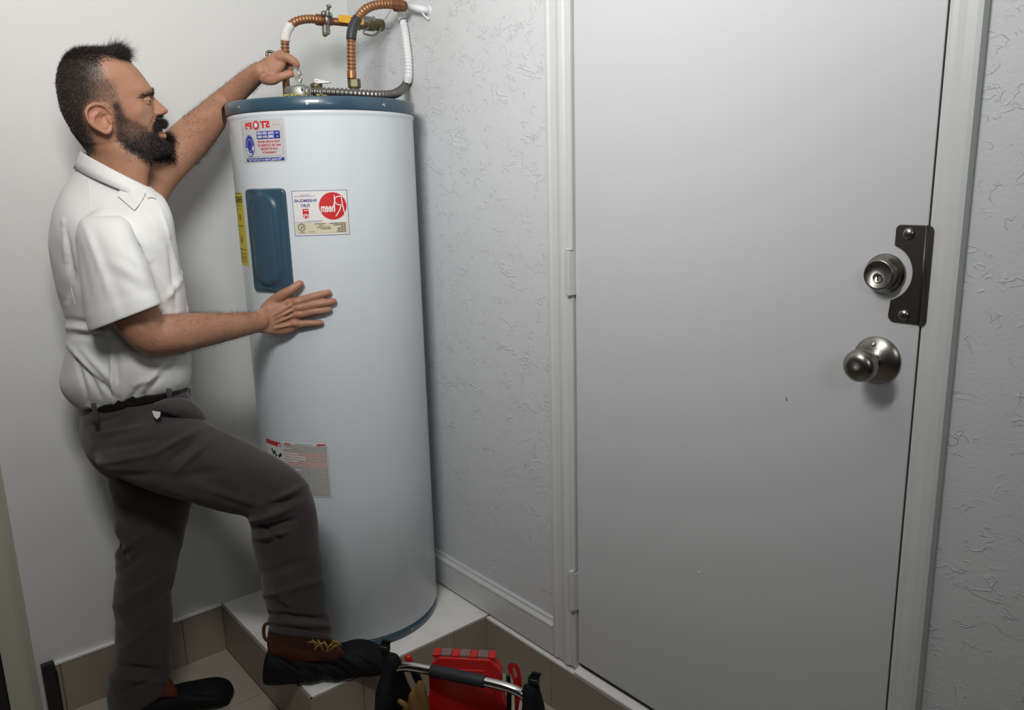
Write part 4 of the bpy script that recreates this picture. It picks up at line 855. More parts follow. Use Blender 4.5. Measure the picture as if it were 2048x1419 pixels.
armw = (V[:, 2] > 1.0) * (((wv < .10) & (allp[:, 0] > 300) & (allp[:, 0] < 545) & (allp[:, 1] > 560) & (allp[:, 1] < 730)) | ((allp[:, 0] > 365) & (allp[:, 0] < 535) & (allp[:, 1] < 330) & (wv > .2) & ~((allp[:, 0] > 432) & (allp[:, 1] > 190)))) * (np.abs(Nn[:, 2]) + .25)
ix = rng.choice(len(V), size=6500, p=armw / armw.sum())
strands('arm_hair', V[ix], Nn[ix] * .8 + E1 * .55 + rng.normal(size=(len(ix), 3)) * .45, .0105, .00013, M['armhair'], man, .4)
for s_ in (-1, 1):
    q = MB(); c = IH(289, 201.3) + EL * s_ * .0315; dr = EF * .965 + EL * s_ * .20 - UPV * .14; dr /= np.linalg.norm(dr)
    lathe(q, [(.0001, -.0118), (.005, -.0105), (.009, -.0072), (.0116, 0), (.0102, .0056), (.0075, .0088), (.0056, .0101)], c, dr, 24, 0); lathe(q, [(.0060, .0098), (.0030, .0114), (.0001, .0120)], c, dr, 24, 1)
    q.make('eye', None, man, True, [M['eye'], M['iris']])
    sd = np.cross(dr, UPV); sd /= np.linalg.norm(sd); upd = np.cross(sd, dr); q = MB()
    for e0, e1, rr in ((3, 100, .0131), (-15, -100, .0129)):        # eyelids as caps over the ball
        n1, n2 = 19, 9; G = []
        for sh in (0, -.0012):
            for j in range(n2):
                for i in range(n1):
                    a_ = math.radians(-105 + 210 * i / (n1 - 1)); droop = math.cos(a_) ** 2 if abs(a_) < PI / 2 else 0
                    e_ = math.radians((e0 * (.25 + .75 * droop) if True else e0) + (e1 - e0 * (.25 + .75 * droop)) * j / (n2 - 1))
                    r_ = rr + sh * (1 if j else .2); G.append(c + (dr * math.cos(a_) * math.cos(e_) + sd * math.sin(a_) * math.cos(e_) + upd * math.sin(e_)) * r_)
        q.add(G[:n1 * n2], [(j * n1 + i, j * n1 + i + 1, (j + 1) * n1 + i + 1, (j + 1) * n1 + i) for j in range(n2 - 1) for i in range(n1 - 1)])
    q.make('eyelid', M['skin'], man)
q = MB()
for v_, u_, r_, wd_ in ((267, 325.5, .0042, .019), (272.5, 328, .0045, .016)):
    limb(q, [PH(u_ - 9, v_ - 1, -wd_, r_ * .7), PH(u_ - 2, v_, -wd_ * .5, r_), PH(u_ + .5, v_, 0, r_), PH(u_ - 2, v_, wd_ * .5, r_), PH(u_ - 9, v_ - 1, wd_, r_ * .7)], 14, .002)
q.make('lower_lip', M['lip'], man)
q = MB(); limb(q, [PH(316, 260, -.014, .0022), PH(321, 259.5, 0, .0030), PH(316, 260, .014, .0022)], 10, .002); q.make('teeth', M['eye'], man)
for pre, tip, r in NAILS:
    dr = tip - pre; dr /= np.linalg.norm(dr); nn = np.array([tip[0] - T[0], tip[1] - T[1], 0]); nn /= np.linalg.norm(nn); sd = np.cross(dr, nn); sd /= np.linalg.norm(sd); nn = np.cross(sd, dr)
    g = []; n1, n2 = 7, 7
    for i in range(n1):
        for j in range(n2):
            a = -1 + 2 * i / (n1 - 1); b = -1 + 2 * j / (n2 - 1); wd2 = .72 * math.sqrt(max(0, 1 - (abs(b) ** 4) * .5)); ang = a * .85 * wd2
            g.append(tip + dr * (b * r * .62 + r * .15) + sd * math.sin(ang) * r * 1.02 + nn * (math.cos(ang) * r * 1.02 - max(0, b) ** 2 * r * .25))
    obj('fingernail', g, [(i * n2 + j, (i + 1) * n2 + j, (i + 1) * n2 + j + 1, i * n2 + j + 1) for i in range(n1 - 1) for j in range(n2 - 1)], M['nail'], man)

# ------------------------------------------------------------------ clothes
def cloth(name, mb, voxel, m, folds, smooth=8, fac=.5, wob=.0012, far=None, post=None, parent=None):
    V, Nn, Fc = remesh(mb, voxel, smooth, fac)
    uv = proj(V); d = seg_fold(uv, folds) * 1.3
    ph_ = rng.uniform(0, 6, 6)
    d += wob * (np.sin(V[:, 2] * 38 + V[:, 0] * 25 + ph_[0]) * np.sin(V[:, 0] * 31 - V[:, 1] * 22 + ph_[1]) + .6 * np.sin(V[:, 2] * 71 + V[:, 0] * 47 + ph_[2]) * np.sin(V[:, 1] * 53 + ph_[3]))
    V = V + Nn * d[:, None]
    if post is not None: V = post(V, Nn, uv)
    return obj(name, V, Fc, m, parent or man, True)
TW = .055
shirt = MB()
SK = [  # uL, vL, uR, vR, depth half near, far, w
    (160, 822, 372, 778, .125, .125, .055), (134, 800, 379, 764, .140, .140, .055), (119, 772, 382, 742, .146, .146, .055), (126, 728, 382, 705, .146, .145, .055), (132, 680, 379, 660, .142, .14, .055), (130, 635, 373, 615, .142, .14, .055),
    (113, 580, 368, 568, .150, .15, .055), (102, 530, 360, 524, .158, .155, .055), (97, 480, 352, 482, .162, .16, .052), (103, 432, 345, 438, .136, .150, .050), (118, 388, 334, 404, .088, .115, .052), (139, 354, 320, 388, .064, .074, .056), (156, 330, 306, 381, .056, .060, .058), (166, 316, 298, 378, .048, .050, .060)]
K = interp_rings(SK, 46)
shirt.loft([sring(k[0], k[1], k[2], k[3], k[6], k[4], 48, 2.35, k[5]) for k in K])
# shoulder caps
limb(shirt, [P4(236, 436, .02, .042), P4(218, 456, -.036, .048), P4(208, 474, -.064, .055)], 24, .01)
limb(shirt, [P4(262, 400, .10, .045), P4(280, 396, .150, .052), P4(288, 396, .175, .052)], 24, .01)
shirt_o = cloth('shirt', shirt, .0042, M['shirt'], [
    (128, 455, 146, 560, 6, -.006), (146, 545, 132, 600, 6, -.005), (126, 440, 132, 520, 5, .004),
    (135, 640, 215, 655, 7, -.006), (140, 668, 215, 672, 8, -.006), (135, 655, 210, 662, 6, .005), (138, 690, 200, 760, 6, .006), (160, 720, 200, 790, 6, -.005), (148, 705, 175, 800, 5, -.004),
    (165, 700, 232, 770, 7, .005), (178, 740, 235, 800, 6, -.005), (222, 700, 228, 815, 4, .005), (232, 700, 236, 810, 5, -.003),
    (300, 755, 250, 812, 6, -.007), (320, 735, 262, 800, 6, .006), (345, 720, 290, 790, 7, -.005), (255, 700, 330, 712, 6, .004), (275, 712, 380, 730, 8, -.004), (270, 770, 330, 745, 6, .004),
    (340, 480, 352, 620, 5, -.004), (322, 420, 362, 560, 3, .0035), (270, 500, 300, 590, 10, -.006), (300, 520, 345, 600, 9, .004), (330, 600, 360, 560, 7, .005), (255, 462, 285, 505, 6, -.010), (262, 455, 298, 520, 6, .006),
    (250, 360, 320, 470, 9, .002), (280, 430, 330, 500, 8, -.003), (176, 812, 235, 822, 4, .004)], smooth=10)
# near sleeve with hem, open at the bottom with a turned inner side
def sleeve(name, keys, w_in, folds, n=52):
    q = MB(); K = interp_rings(keys, 26); R_ = [sring(k[0], k[1], k[2], k[3], k[4], k[5], n, 2.25) for k in K]
    c = [r.mean(axis=0) for r in R_]; last = R_[-1]; inn = [last + (c[-1] - last) * f + (c[-2] - c[-1]) * g for f, g in ((.02, .0), (.045, .05), (.06, .6), (.08, 2.0), (.10, 5.0))]
    for i, r in enumerate(R_):                                           # stitched hem: a slightly prouder band
        t = (len(R_) - 1 - i)
        if t <= 3: R_[i] = r + (r - c[i]) * .022
    q.loft(R_ + inn, caps=False)
    # subdivide-smooth by modifier
    V = np.concatenate(q.V); uv = proj(V); cc = np.concatenate([np.tile(ci, (n, 1)) for ci in c + [c[-1]] * 5]); dr = V - cc; dr /= np.linalg.norm(dr, axis=1)[:, None]
    V = V + dr * seg_fold(uv, folds)[:, None]
    o = obj(name, V, q.F, M['shirt'], man, True); m_ = o.modifiers.new('sub', 'SUBSURF'); m_.levels = 1; m_.render_levels = 1
    return o
sleeve('sleeve', [(198, 436, 216, 434, -.040, .010), (182, 432, 232, 430, -.052, .030), (166, 434, 248, 434, -.066, .048), (155, 450, 263, 451, -.080, .062), (152, 480, 276, 486, -.090, .074), (157, 530, 295, 526, -.098, .079), (164, 590, 307, 562, -.104, .080), (171, 628, 314, 585, -.107, .080), (178.5, 663, 322, 607.5, -.109, .080)], 0,
       [(165, 440, 236, 632, 3.5, .0065), (185, 450, 250, 625, 8, -.0040), (250, 475, 275, 560, 9, -.004), (215, 520, 290, 560, 7, .004), (225, 545, 300, 590, 7, -.004), (155, 480, 185, 620, 7, -.003), (240, 500, 290, 535, 6, .003)])
sleeve('sleeve', [(240, 425, 325, 418, .150, .050), (246, 405, 332, 394, .165, .060), (254, 388, 334, 364, .185, .063), (264, 370, 334, 338, .205, .063), (275, 354, 334, 317, .225, .062)], 0, [])
# collar: stand and folded fall, following the neck
def collar_ring(frac, drop, out):
    """points round the neck: back (165,305) -> near side -> front (300,372); half 0..1 near, mirrored far"""
    P = []
    for a in frac:
        u = 232 - 68 * math.cos(a) ; v = 338 - 36 * math.cos(a) + 8 * math.sin(a) ** 2
        rr = .060 + out; c = I(u, v, .058); P.append(c + EL * (-rr * math.sin(a)) - UPV * drop + E1 * (-out if a < .5 else out * -math.cos(a)))
    return P
A_ = np.linspace(0, 2 * PI, 61)
def cpt(a, drop, out):
    ca, sa = math.cos(a), math.sin(a)
    u = 233 - 69 * ca; v = 341 - 37 * ca
    return I(u, v, .058) - EL * (.061 + out) * sa - E1 * out * ca - UPV * drop
q = MB(); rings = []
gap = .10
As = np.linspace(-PI + gap, PI - gap, 64)
prof = [(.034, -.004), (.012, -.002), (.0, .001), (-.003, .003), (.0, .0062), (.012, .0140), (.024, .0250)]
for a in As:
    f = abs(a) / PI; fall = .034 + .016 * max(0, (f - .55) / .45) ** 1.3
    ring = [cpt(a, d_ if i < 4 else d_ / .024 * fall * (1 if i > 4 else 1), o_) for i, (d_, o_) in enumerate(prof)]
    ring += [cpt(a, fall + .0005, .0225), cpt(a, fall * .5, .0115), cpt(a, .004, .0040)]
    rings.append(np.array(ring))
q.loft(rings, closed=False, caps=False)
co = q.make('collar', M['shirt'], man)
# placket edge with buttons down the front
q = MB(); P_ = resample([I(u, v, .035) for u, v in ((304, 384), (318, 412), (330, 440), (343, 480), (352, 520), (361, 562), (367, 600), (372, 640), (375, 690), (375, 740), (368, 772))], n=40)[0]
q.loft([[p + E1 * .004 - EL * .016, p + E1 * .0062 - EL * .015, p + E1 * .0062 + EL * .012, p + E1 * .002 + EL * .012] for p in P_]); q.make('placket', M['shirt'], man)
for k in (9, 16, 23, 30):
    bq = MB(); lathe(bq, [(.0055, 0), (.0055, .0014), (.0035, .0020), (0, .0014)], P_[k] + E1 * .0060 + EL * .0, E1, 16); bq.make('button', M['ink_white'], man)

# pointed collar tips lying on the shirt front
from mathutils.bvhtree import BVHTree
og = origin_of(man); BV = BVHTree.FromPolygons([Vector(tuple(np.array(v.co) + og)) for v in shirt_o.data.vertices], [tuple(p.vertices) for p in shirt_o.data.polygons])
def surf(u, v, off):
    d = ray(u, v); d = d / np.linalg.norm(d); h = BV.ray_cast(Vector(CC), Vector(d)); 
    return (np.array(h[0]) if h[0] is not None else I(u, v, -.05)) - d * off
for outl, lift, cen in (([(236, 392), (243, 366), (262, 368), (280, 374), (291, 384), (287, 395), (278, 409), (269, 420), (260, 413), (248, 402)], .007, (265, 392)), ([(290, 384), (300, 375), (309, 378), (313, 388), (311, 397), (303, 394), (296, 396)], .006, (302, 386))):
    n = len(outl); q = MB(); V_ = []
    for sh in (lift, lift - .0035):
        V_ += [surf(*cen, sh + .001)] + [surf(*((np.array(cen) + np.array(p)) / 2), sh + .0005) for p in outl] + [surf(*p, sh) for p in outl]
    F_ = []; K_ = 2 * n + 1
    for i in range(n):
        j = (i + 1) % n; F_ += [(0, 1 + i, 1 + j), (1 + i, n + 1 + i, n + 1 + j, 1 + j), (n + 1 + i, K_ + n + 1 + i, K_ + n + 1 + j, n + 1 + j), (K_, K_ + 1 + j, K_ + 1 + i), (K_ + 1 + j, K_ + n + 1 + j, K_ + n + 1 + i, K_ + 1 + i)]
    ct_ = obj('collar_tip', V_, F_, M['shirt'], man, False)
# seams: yoke line to the sleeve head, and the side seam
for path in ([(176, 356), (180, 392), (182, 424)], [(182, 424), (205, 420), (232, 424)], [(136, 500), (140, 560), (150, 610)]):
    P_ = resample([surf(u, v, .0002) for u, v in path], n=24)[0]; P_ = np.array([surf(*proj(p)[0], .0003) for p in P_]); q = MB(); tube(q, P_, .0009, 6); q.make('seam', M['shirt'], man)

# trousers
tr_ = MB()
HK = [(158, 822, 373, 776, .118, .118, .055), (160, 850, 392, 812, .130, .135, .055), (163, 880, 402, 850, .140, .145, .055), (172, 910, 410, 880, .140, .148, .055), (190, 935, 400, 905, .125, .140, .060), (215, 955, 370, 930, .09, .12, .070)]
tr_.loft([sring(k[0], k[1], k[2], k[3], k[6], k[4], 44, 2.3, k[5]) for k in interp_rings(HK, 18)])
# near thigh: rings cut across the thigh (upper point, lower point)
TK = [(300, 806, 182, 900, .005, .068), (370, 812, 205, 938, -.020, .088), (412, 842, 265, 968, -.028, .088), (455, 862, 330, 990, -.034, .086), (500, 886, 400, 1010, -.038, .082), (545, 910, 458, 1026, -.040, .078), (585, 932, 492, 1034, -.040, .075), (612, 957, 499, 1047, -.038, .072), (624, 988, 501, 1060, -.034, .070), (632, 1022, 504, 1076, -.028, .069), (638, 1062, 508, 1098, -.020, .069), (645, 1110, 514, 1130, -.010, .070), (652, 1165, 524, 1172, .000, .069), (659, 1220, 533, 1215, .010, .067), (664, 1262, 539, 1252, .018, .066), (666, 1283, 541, 1264, .022, .066)]
K = interp_rings(TK, 60); tr_.loft([sring(k[0], k[1], k[2], k[3], k[4], k[5], 40, 2.2) for k in K])
FK = [(195, 900, 385, 930, .125, .080), (214, 950, 388, 985, .130, .082), (224, 1000, 380, 1020, .135, .080), (230, 1050, 371, 1062, .138, .078), (234, 1095, 361, 1108, .140, .074), (229, 1140, 351, 1145, .140, .071), (227, 1180, 345, 1178, .140, .070), (228, 1230, 346, 1220, .138, .068), (229, 1280, 345, 1268, .136, .067), (231, 1318, 343, 1310, .134, .067), (222, 1345, 343, 1338, .133, .069), (214, 1372, 339, 1365, .132, .071), (213, 1412, 322, 1392, .131, .071), (218, 1440, 300, 1412, .130, .070)]
K = interp_rings(FK, 50); tr_.loft([sring(k[0], k[1], k[2], k[3], k[4], k[5], 40, 2.2) for k in K])
cloth('trousers', tr_, .0040, M['trousers'], [
    (505, 1040, 580, 1015, 6, .008), (508, 1058, 590, 1040, 6, -.009), (512, 1075, 575, 1062, 5, .007), (510, 1050, 560, 1072, 4, -.006), (545, 1000, 612, 968, 5, .005), (540, 1012, 610, 990, 7, -.005),
    (340, 925, 400, 870, 8, -.006), (310, 905, 395, 860, 6, .006), (355, 940, 420, 880, 6, .005), (330, 960, 440, 940, 9, -.004), (380, 965, 520, 1010, 7, .004),
    (175, 850, 235, 835, 5, -.004), (180, 870, 300, 850, 5, .004), (190, 900, 310, 880, 7, -.005), (200, 925, 320, 905, 6, .005), (230, 950, 330, 950, 8, -.004),
    (228, 1050, 260, 1090, 7, .008), (230, 1075, 250, 1120, 6, -.008), (232, 1110, 300, 1060, 8, .006), (230, 1150, 310, 1090, 8, -.006), (232, 1210, 330, 1150, 8, .006), (236, 1240, 340, 1180, 9, -.005), (240, 1300, 330, 1230, 8, .004),
    (232, 1330, 330, 1342, 6, -.008), (220, 1352, 330, 1362, 6, .007), (235, 1385, 320, 1350, 6, -.005),
    (520, 1150, 620, 1120, 9, -.004), (527, 1190, 640, 1160, 8, .004), (532, 1200, 600, 1225, 7, -.004), (538, 1228, 650, 1238, 5, -.007), (540, 1240, 655, 1250, 5, .006), (545, 1160, 600, 1240, 9, .004)], smooth=8, wob=.0018)
# turn-up hem bands
def band(name, L_, w, dep, m, h, parent, gro=.003, n=44):
    """band following an image line from its left end to its right end, h metres tall"""
    q = MB(); r = sring(*L_, w, dep, n, 2.25); c = r.mean(axis=0); o_ = (r - c); o_ /= np.linalg.norm(o_, axis=1)[:, None]
    q.loft([r - UPV * h / 2, r + o_ * gro - UPV * h / 2, r + o_ * (gro + .0008), r + o_ * gro + UPV * h / 2, r + UPV * h / 2], caps=False); return q.make(name, m, parent)
band('hem_band', (540.5, 1257, 663, 1274), .020, .0665, M['trousers'], .020, man, .0025)
# belt, buckle, loops, back pocket flap
bl_ = band('belt', (160, 820, 372, 777), .055, .120, M['belt'], .036, man, .004)
q = MB(); bc = I(371, 786, .04); q.box(bc + (-.004, -.020, -.020), bc + (.010, .020, .020)); bk = q.make('buckle', M['screw'], man, False, bevel=.003)
for u, v, w in ((340, 797, -.055), (190, 826, -.06)):
    c = I(u, v, w); q = MB(); q.loft([[c + E1 * x - EL * y + UPV * z for x, y in ((-.006, -.004), (.006, -.004), (.006, .003), (-.006, .003))] for z in (-.026, -.01, .01, .024)]); q.make('belt_loop', M['trousers'], man)
# bunched cloth of the waistband over the raised thigh, with the pocket lining showing
q = MB(); 
limb(q, [P4(318, 812, -.085, .012), P4(345, 812, -.080, .020), P4(372, 818, -.060, .024), P4(394, 834, -.040, .020), P4(399, 842, -.030, .012)], 18, .005)
cloth('waist_fold', q, .0035, M['trousers'], [], smooth=4, wob=.0008)
V_ = [I(304, 822, -.098), I(321, 824, -.098), I(320, 832, -.0985), I(314, 838, -.099), I(308, 832, -.0985)]; V_ += [x + EL * .003 for x in V_]
obj('pocket_lining', V_, [(0, 1, 2, 3, 4), (9, 8, 7, 6, 5)] + [(i, (i + 1) % 5, 5 + (i + 1) % 5, 5 + i) for i in range(5)], M['shirt'], man, False)

# shoes: rust leather boots under black overshoes
bt = MB()
bt.loft([sring(538, 1243, 655, 1262, .025, .050, 32, 2.2), sring(536, 1262, 662, 1275, .027, .047), sring(534, 1285, 676, 1288, .030, .041), sring(536, 1306, 690, 1304, .035, .034), sring(545, 1325, 690, 1322, .04, .026)])
bt_o = cloth('boot', bt, .0035, M['boot'], [(560, 1290, 640, 1300, 5, -.002)], smooth=5, wob=.0006)
q = MB(); tube(q, resample(pts([(541, 1246), (532, 1247), (527.5, 1256), (528, 1270), (533, 1279), (541, 1280)], lambda u, v: I(u, v, .03)), n=24)[0], .0045, 8); q.make('pull_loop', M['boot'], man)
q = MB()
for i, (a, b) in enumerate((((622, 1275), (634, 1296)), ((634, 1277), (646, 1300)), ((628, 1298), (650, 1284)), ((648, 1282), (657, 1302)), ((652, 1302), (668, 1284)), ((660, 1300), (676, 1289)), ((664, 1282), (682, 1290)), ((640, 1288), (616, 1284)))):
    P_ = resample([I(*a, -.025), I((a[0] + b[0]) / 2, (a[1] + b[1]) / 2 - 3, -.032), I(*b, -.024)], n=8)[0]; tb_ = MB(); tube(tb_, P_, .0022, 8); tb_.make('lace', M['lace'], man)
oc = MB()
# overshoe: cross sections along the foot, heel -> toe; (u, v_top, v_bottom, half width, w)
OS = [(532, 1308, 1356, .026, .036), (537, 1298, 1370, .040, .038), (560, 1300, 1378, .048, .040), (590, 1306, 1382, .050, .044), (620, 1308, 1384, .050, .050), (650, 1304, 1383, .047, .054), (680, 1293, 1381, .048, .058), (705, 1287, 1378, .049, .062), (728, 1288, 1374, .049, .066), (750, 1296, 1369, .047, .070), (770, 1308, 1362, .040, .074), (786, 1324, 1353, .024, .077)]
rings = []
for u, vt, vb, hw, w in interp_rings(OS, 40):
    A = I(u, vt, w); B = I(u, vb, w); B[2] = max(B[2], PADH + .001); c = (A + B) / 2; a = (A - B) / 2; th = np.linspace(0, 2 * PI, 32, endpoint=False)
    st = np.sin(th); rings.append(c + np.outer(np.sign(np.cos(th)) * np.abs(np.cos(th)) ** .8, a) + np.outer(np.sign(st) * np.abs(st) ** .8 * hw, E2))
oc.loft(rings)
def fl_pad(V, Nn, uv): V = V.copy(); V[:, 2] = np.maximum(V[:, 2], PADH + .0008); return V
cloth('overshoe', oc, .0035, M['cover'], [(545, 1310, 620, 1360, 4, .004), (560, 1305, 660, 1370, 4, -.004), (600, 1315, 690, 1365, 4, .004), (630, 1312, 720, 1360, 4, -.004), (670, 1300, 740, 1350, 4, .004), (690, 1292, 765, 1350, 4, -.003), (545, 1345, 640, 1375, 4, -.003)], smooth=5, post=fl_pad)
os2 = MB()
OS = [(262, 1398, 1430, .022, .120), (285, 1392, 1440, .040, .125), (320, 1385, 1440, .044, .135), (345, 1378, 1436, .046, .142), (375, 1371, 1430, .047, .150), (405, 1366, 1424, .048, .158), (430, 1365, 1418, .047, .164), (450, 1371, 1413, .042, .168), (463, 1384, 1408, .026, .171)]
rings = []
for u, vt, vb, hw, w in interp_rings(OS, 34):
    A = I(u, vt, w); B = I(u, vb, w); B[2] = .001; c = (A + B) / 2; a = (A - B) / 2; th = np.linspace(0, 2 * PI, 32, endpoint=False)
    st = np.sin(th); rings.append(c + np.outer(np.sign(np.cos(th)) * np.abs(np.cos(th)) ** .8, a) + np.outer(np.sign(st) * np.abs(st) ** .8 * hw, E2))
os2.loft(rings)
def fl_flr(V, Nn, uv): V = V.copy(); V[:, 2] = np.maximum(V[:, 2], .0008); return V
cloth('overshoe', os2, .0035, M['cover'], [(350, 1378, 430, 1392, 4, .003), (370, 1390, 450, 1395, 4, -.003)], smooth=5, post=fl_flr)
q = MB(); q.loft([sring(268, 1340, 340, 1352, .130, .040, 28), sring(266, 1370, 352, 1375, .132, .042, 28), sring(262, 1398, 362, 1392, .136, .043, 28)]); cloth('boot', q, .0035, M['boot'], [], smooth=3, wob=.0004)

# ---- the small grey tool in the raised hand
tl = thing('hand_tool', tuple(I(590, 135, .32)), 'small grey metal hand tool with a hooked silver jaw, held in the raised fist', 'tool')
def flat(path, w0, w1, th_, m, name, nrm=None):
    q = MB(); P_, s_ = resample(path, n=24); fr = frames(P_); rs = []
    for i, p in enumerate(P_):
        t = P_[min(i + 1, 23)] - P_[max(i - 1, 0)]; t /= np.linalg.norm(t); sd = np.cross(t, E2); sd /= np.linalg.norm(sd); w = w0 + (w1 - w0) * i / 23
        rs.append([p + sd * w + E2 * th_, p + sd * w - E2 * th_, p - sd * w - E2 * th_, p - sd * w + E2 * th_])
    q.loft([np.array(r) for r in rs]); return q.make(name, m, tl, False, bevel=.001)
flat([I(586, 133, .298), I(590, 140, .296), (I(593, 151, .296)), I(597, 159, .297), I(603, 162, .298)], .0055, .0058, .004, M['conduit'], 'jaw')
flat([I(592, 136, .302), I(597, 143, .300), I(600.5, 150, .300)], .0048, .0040, .004, M['steel'], 'upper_jaw')
q = MB(); tube(q, [I(596, 150.5, .298), I(602, 150.0, .298)], .0012, 8); q.make('pin', M['ink_grey'], tl)
q = MB(); tube(q, resample(pts([(534, 112), (534.5, 105), (539, 103), (546, 105), (552, 108)], lambda u, v: I(u, v, .372)), n=18)[0], .0040, 10); q.make('handle', M['conduit'], tl)

# ================================================================== TOOL BAG
BA = np.array([-.477, -.890, 0.0]); BB = np.array([-.330, -1.150, 0.0]); BO = (BA + BB) / 2; bx = (BB - BA) / np.linalg.norm(BB - BA); by = np.array([-bx[1], bx[0], 0.0])
if by @ CF < 0: by = -by
HL = np.linalg.norm(BB - BA) / 2 + .03
def Bp(x, y, z): return BO + bx * x + by * y + np.array([0, 0, z])
bag = thing('tool_bag', tuple(BO), 'open black nylon tool bag with tubular steel handle, on the floor before the platform', 'tool bag')
def slab_xy(name, x0, x1, prof, m, parent, bev=.004):
    q = MB(); q.prism(prof, lambda p, k: Bp((x0, x1)[k], p[0], p[1])); return q.make(name, m, parent, False, bevel=bev)
def gable(h, w): 
    P = [(-w, .0), (w, .0), (w, h * .55), (w * .82, h * .76), (w * .52, h * .92), (w * .22, h * .99), (-w * .22, h * .99), (-w * .52, h * .92), (-w * .82, h * .76), (-w, h * .55)]; return P
q = MB(); q.box((-1, -1, -1), (1, 1, 1)); Vb = np.concatenate(q.V)
q2 = MB(); q2.add([Bp(v[0] * (HL + .01), v[1] * .128, .012 + v[2] * .011) for v in Vb], q.F); q2.make('base', M['nylon'], bag, False, bevel=.004)
for s_ in (-1, 1):
    q2 = MB(); q2.add([Bp(v[0] * HL, s_ * .125 + v[1] * .006, .070 + v[2] * .055) for v in Vb], q.F); q2.make('side_panel', M['nylon'], bag, False, bevel=.004)
ends = []
for s_, h in ((-1, .358), (1, .352)):
    e = MB(); nR = 14; rings = []
    for i in range(nR):                                   # padded end wall, bulging outwards
        t = i / (nR - 1); x = s_ * (HL - .028 + .060 * t); k_ = math.sin(PI * min(1, .12 + t * .80)) ** .35
        P = []
        for a in np.linspace(0, 2 * PI, 40, endpoint=False):
            c_, n_ = math.cos(a), math.sin(a); y = .104 * np.sign(c_) * abs(c_) ** .8 * k_; zc = h / 2; z = zc + (h / 2) * np.sign(n_) * abs(n_) ** .75 * (.93 + .07 * k_)
            y *= (1 - .76 * max(0, (z / h - .25) / .75) ** 1.4); xx = s_ * (HL - .020 + (.078 * t - .008) * (1 - .60 * z / h)); P.append(Bp(xx, y, max(z, .002)))
        rings.append(np.array(P))
    e.loft(rings); V, Nn_, F_ = remesh(e, .005, 5, .5); V = V + Nn_ * (.0022 * np.sin(V[:, 2] * 60 + V[:, 0] * 40))[:, None]; V[:, 2] = np.maximum(V[:, 2], .001)
    o = obj('end_panel', V, F_, M['nylon'], bag)
    # strap with buckle on top
    q2 = MB(); P_ = resample([Bp(s_ * (HL + .004), .0, h - .012), Bp(s_ * (HL + .004) - .004, .0, h + .012), Bp(s_ * (HL + .004) + .004, -.002, h + .034)], n=10)[0]
    q2.loft([[p + by * .0035 + bx * .011 * 1, p - by * .0035 + bx * .011, p - by * .0035 - bx * .011, p + by * .0035 - bx * .011] for p in P_]); q2.make('strap', M['nylon'], bag, False, bevel=.0012)
    q2 = MB(); c = P_[5]; q2.add([c + bx * v[0] * .0125 + by * v[1] * .0055 + np.array([0, 0, v[2] * .0085]) for v in Vb], q.F); bk2 = q2.make('buckle', M['dark'], bag, False, bevel=.002)
    q2 = MB(); tube(q2, [c + bx * .010 - by * .0062 + UPV * .003, c - bx * .010 - by * .0062 + UPV * .003], .0008, 6); q2.make('buckle_bar', M['zinc'], bk2)
hz = .333
hp_ = [I(781, 1352, 0) * 0 + Bp(-HL + .006, 0, hz - .055), Bp(-HL + .014, 0, hz - .022), Bp(-HL + .045, 0, hz - .002), Bp(-.06, 0, hz + .003), Bp(.06, 0, hz + .003), Bp(HL - .045, 0, hz - .002), Bp(HL - .014, 0, hz - .022), Bp(HL - .006, 0, hz - .055)]
q2 = MB(); tube(q2, resample(hp_, n=50)[0], .0108, 24); hd_ = q2.make('handle', M['chrome'], bag)
q2 = MB(); lathe(q2, [(.0100, 0), (.0135, .001), (.0138, .003), (.0138, .132), (.0135, .134), (.0100, .135)], Bp(-.070, 0, hz + .003), bx, 28); q2.make('grip', M['rubber'], hd_)
# red plastic case standing in the bag
rc = thing('plastic_case', tuple(Bp(-.01, .045, .023)), 'red plastic case with clear latches standing in the black tool bag', 'case')
CB = Bp(.0, .068, 0); CE1 = E1 * .66 + bx * .34; CE1 /= np.linalg.norm(CE1); CE2 = np.array([-CE1[1], CE1[0], 0.0])
cu = I(930, 1300, 0); 
def Cp(x, y, z): return CB + CE1 * x + CE2 * y + UPV * z
ctr = ((aty(931, 1330, CB[1]) - CB) @ CE1)
for _ in range(6):
    P_ = proj(Cp(ctr, 0, .33))[0]; ctr += (931 - P_[0]) / 880
zt = .33
for _ in range(8):
    P_ = proj(Cp(ctr, 0, zt))[0]; zt += (P_[1] - 1308) / 860
def case_prof(ins, zt_): 
    w1, w0 = .086 - ins, .098 - ins; return [(-w0, .024 + ins), (w0, .024 + ins), (w0, zt_ * .62), (w1, zt_ * .74), (w1, zt_ - .034), (w1 - .006, zt_ - .022), (w1 - .026, zt_ - ins), (-w1 + .026, zt_ - ins), (-w1 + .006, zt_ - .022), (-w1, zt_ - .034), (-w1, zt_ * .74), (-w0, zt_ * .62)]
def prismE(prof, y0, y1, m, name, parent, bev=.003):
    q_ = MB(); q_.prism(prof, lambda p, k: Cp(ctr + p[0], (y0, y1)[k], p[1])); return q_.make(name, m, parent, False, bevel=bev)
prismE(case_prof(0, zt), -.018, -.001, M['red'], 'front_shell', rc); prismE(case_prof(0.001, zt), .001, .018, M['red'], 'back_shell', rc)
prismE([(x * .86, .03 + (z - .03) * .93) for x, z in case_prof(.004, zt)], -.0215, -.017, M['red'], 'raised_face', rc, .002)
for i, x in enumerate((-.044, .000, .043)):
    lt = MB(); lt.add([Cp(ctr + x + v[0] * .0125, .000 + v[1] * .013, zt + .0025 + v[2] * .0035) for v in Vb], q.F); lt.make('latch', M['clear'], rc, False, bevel=.001)
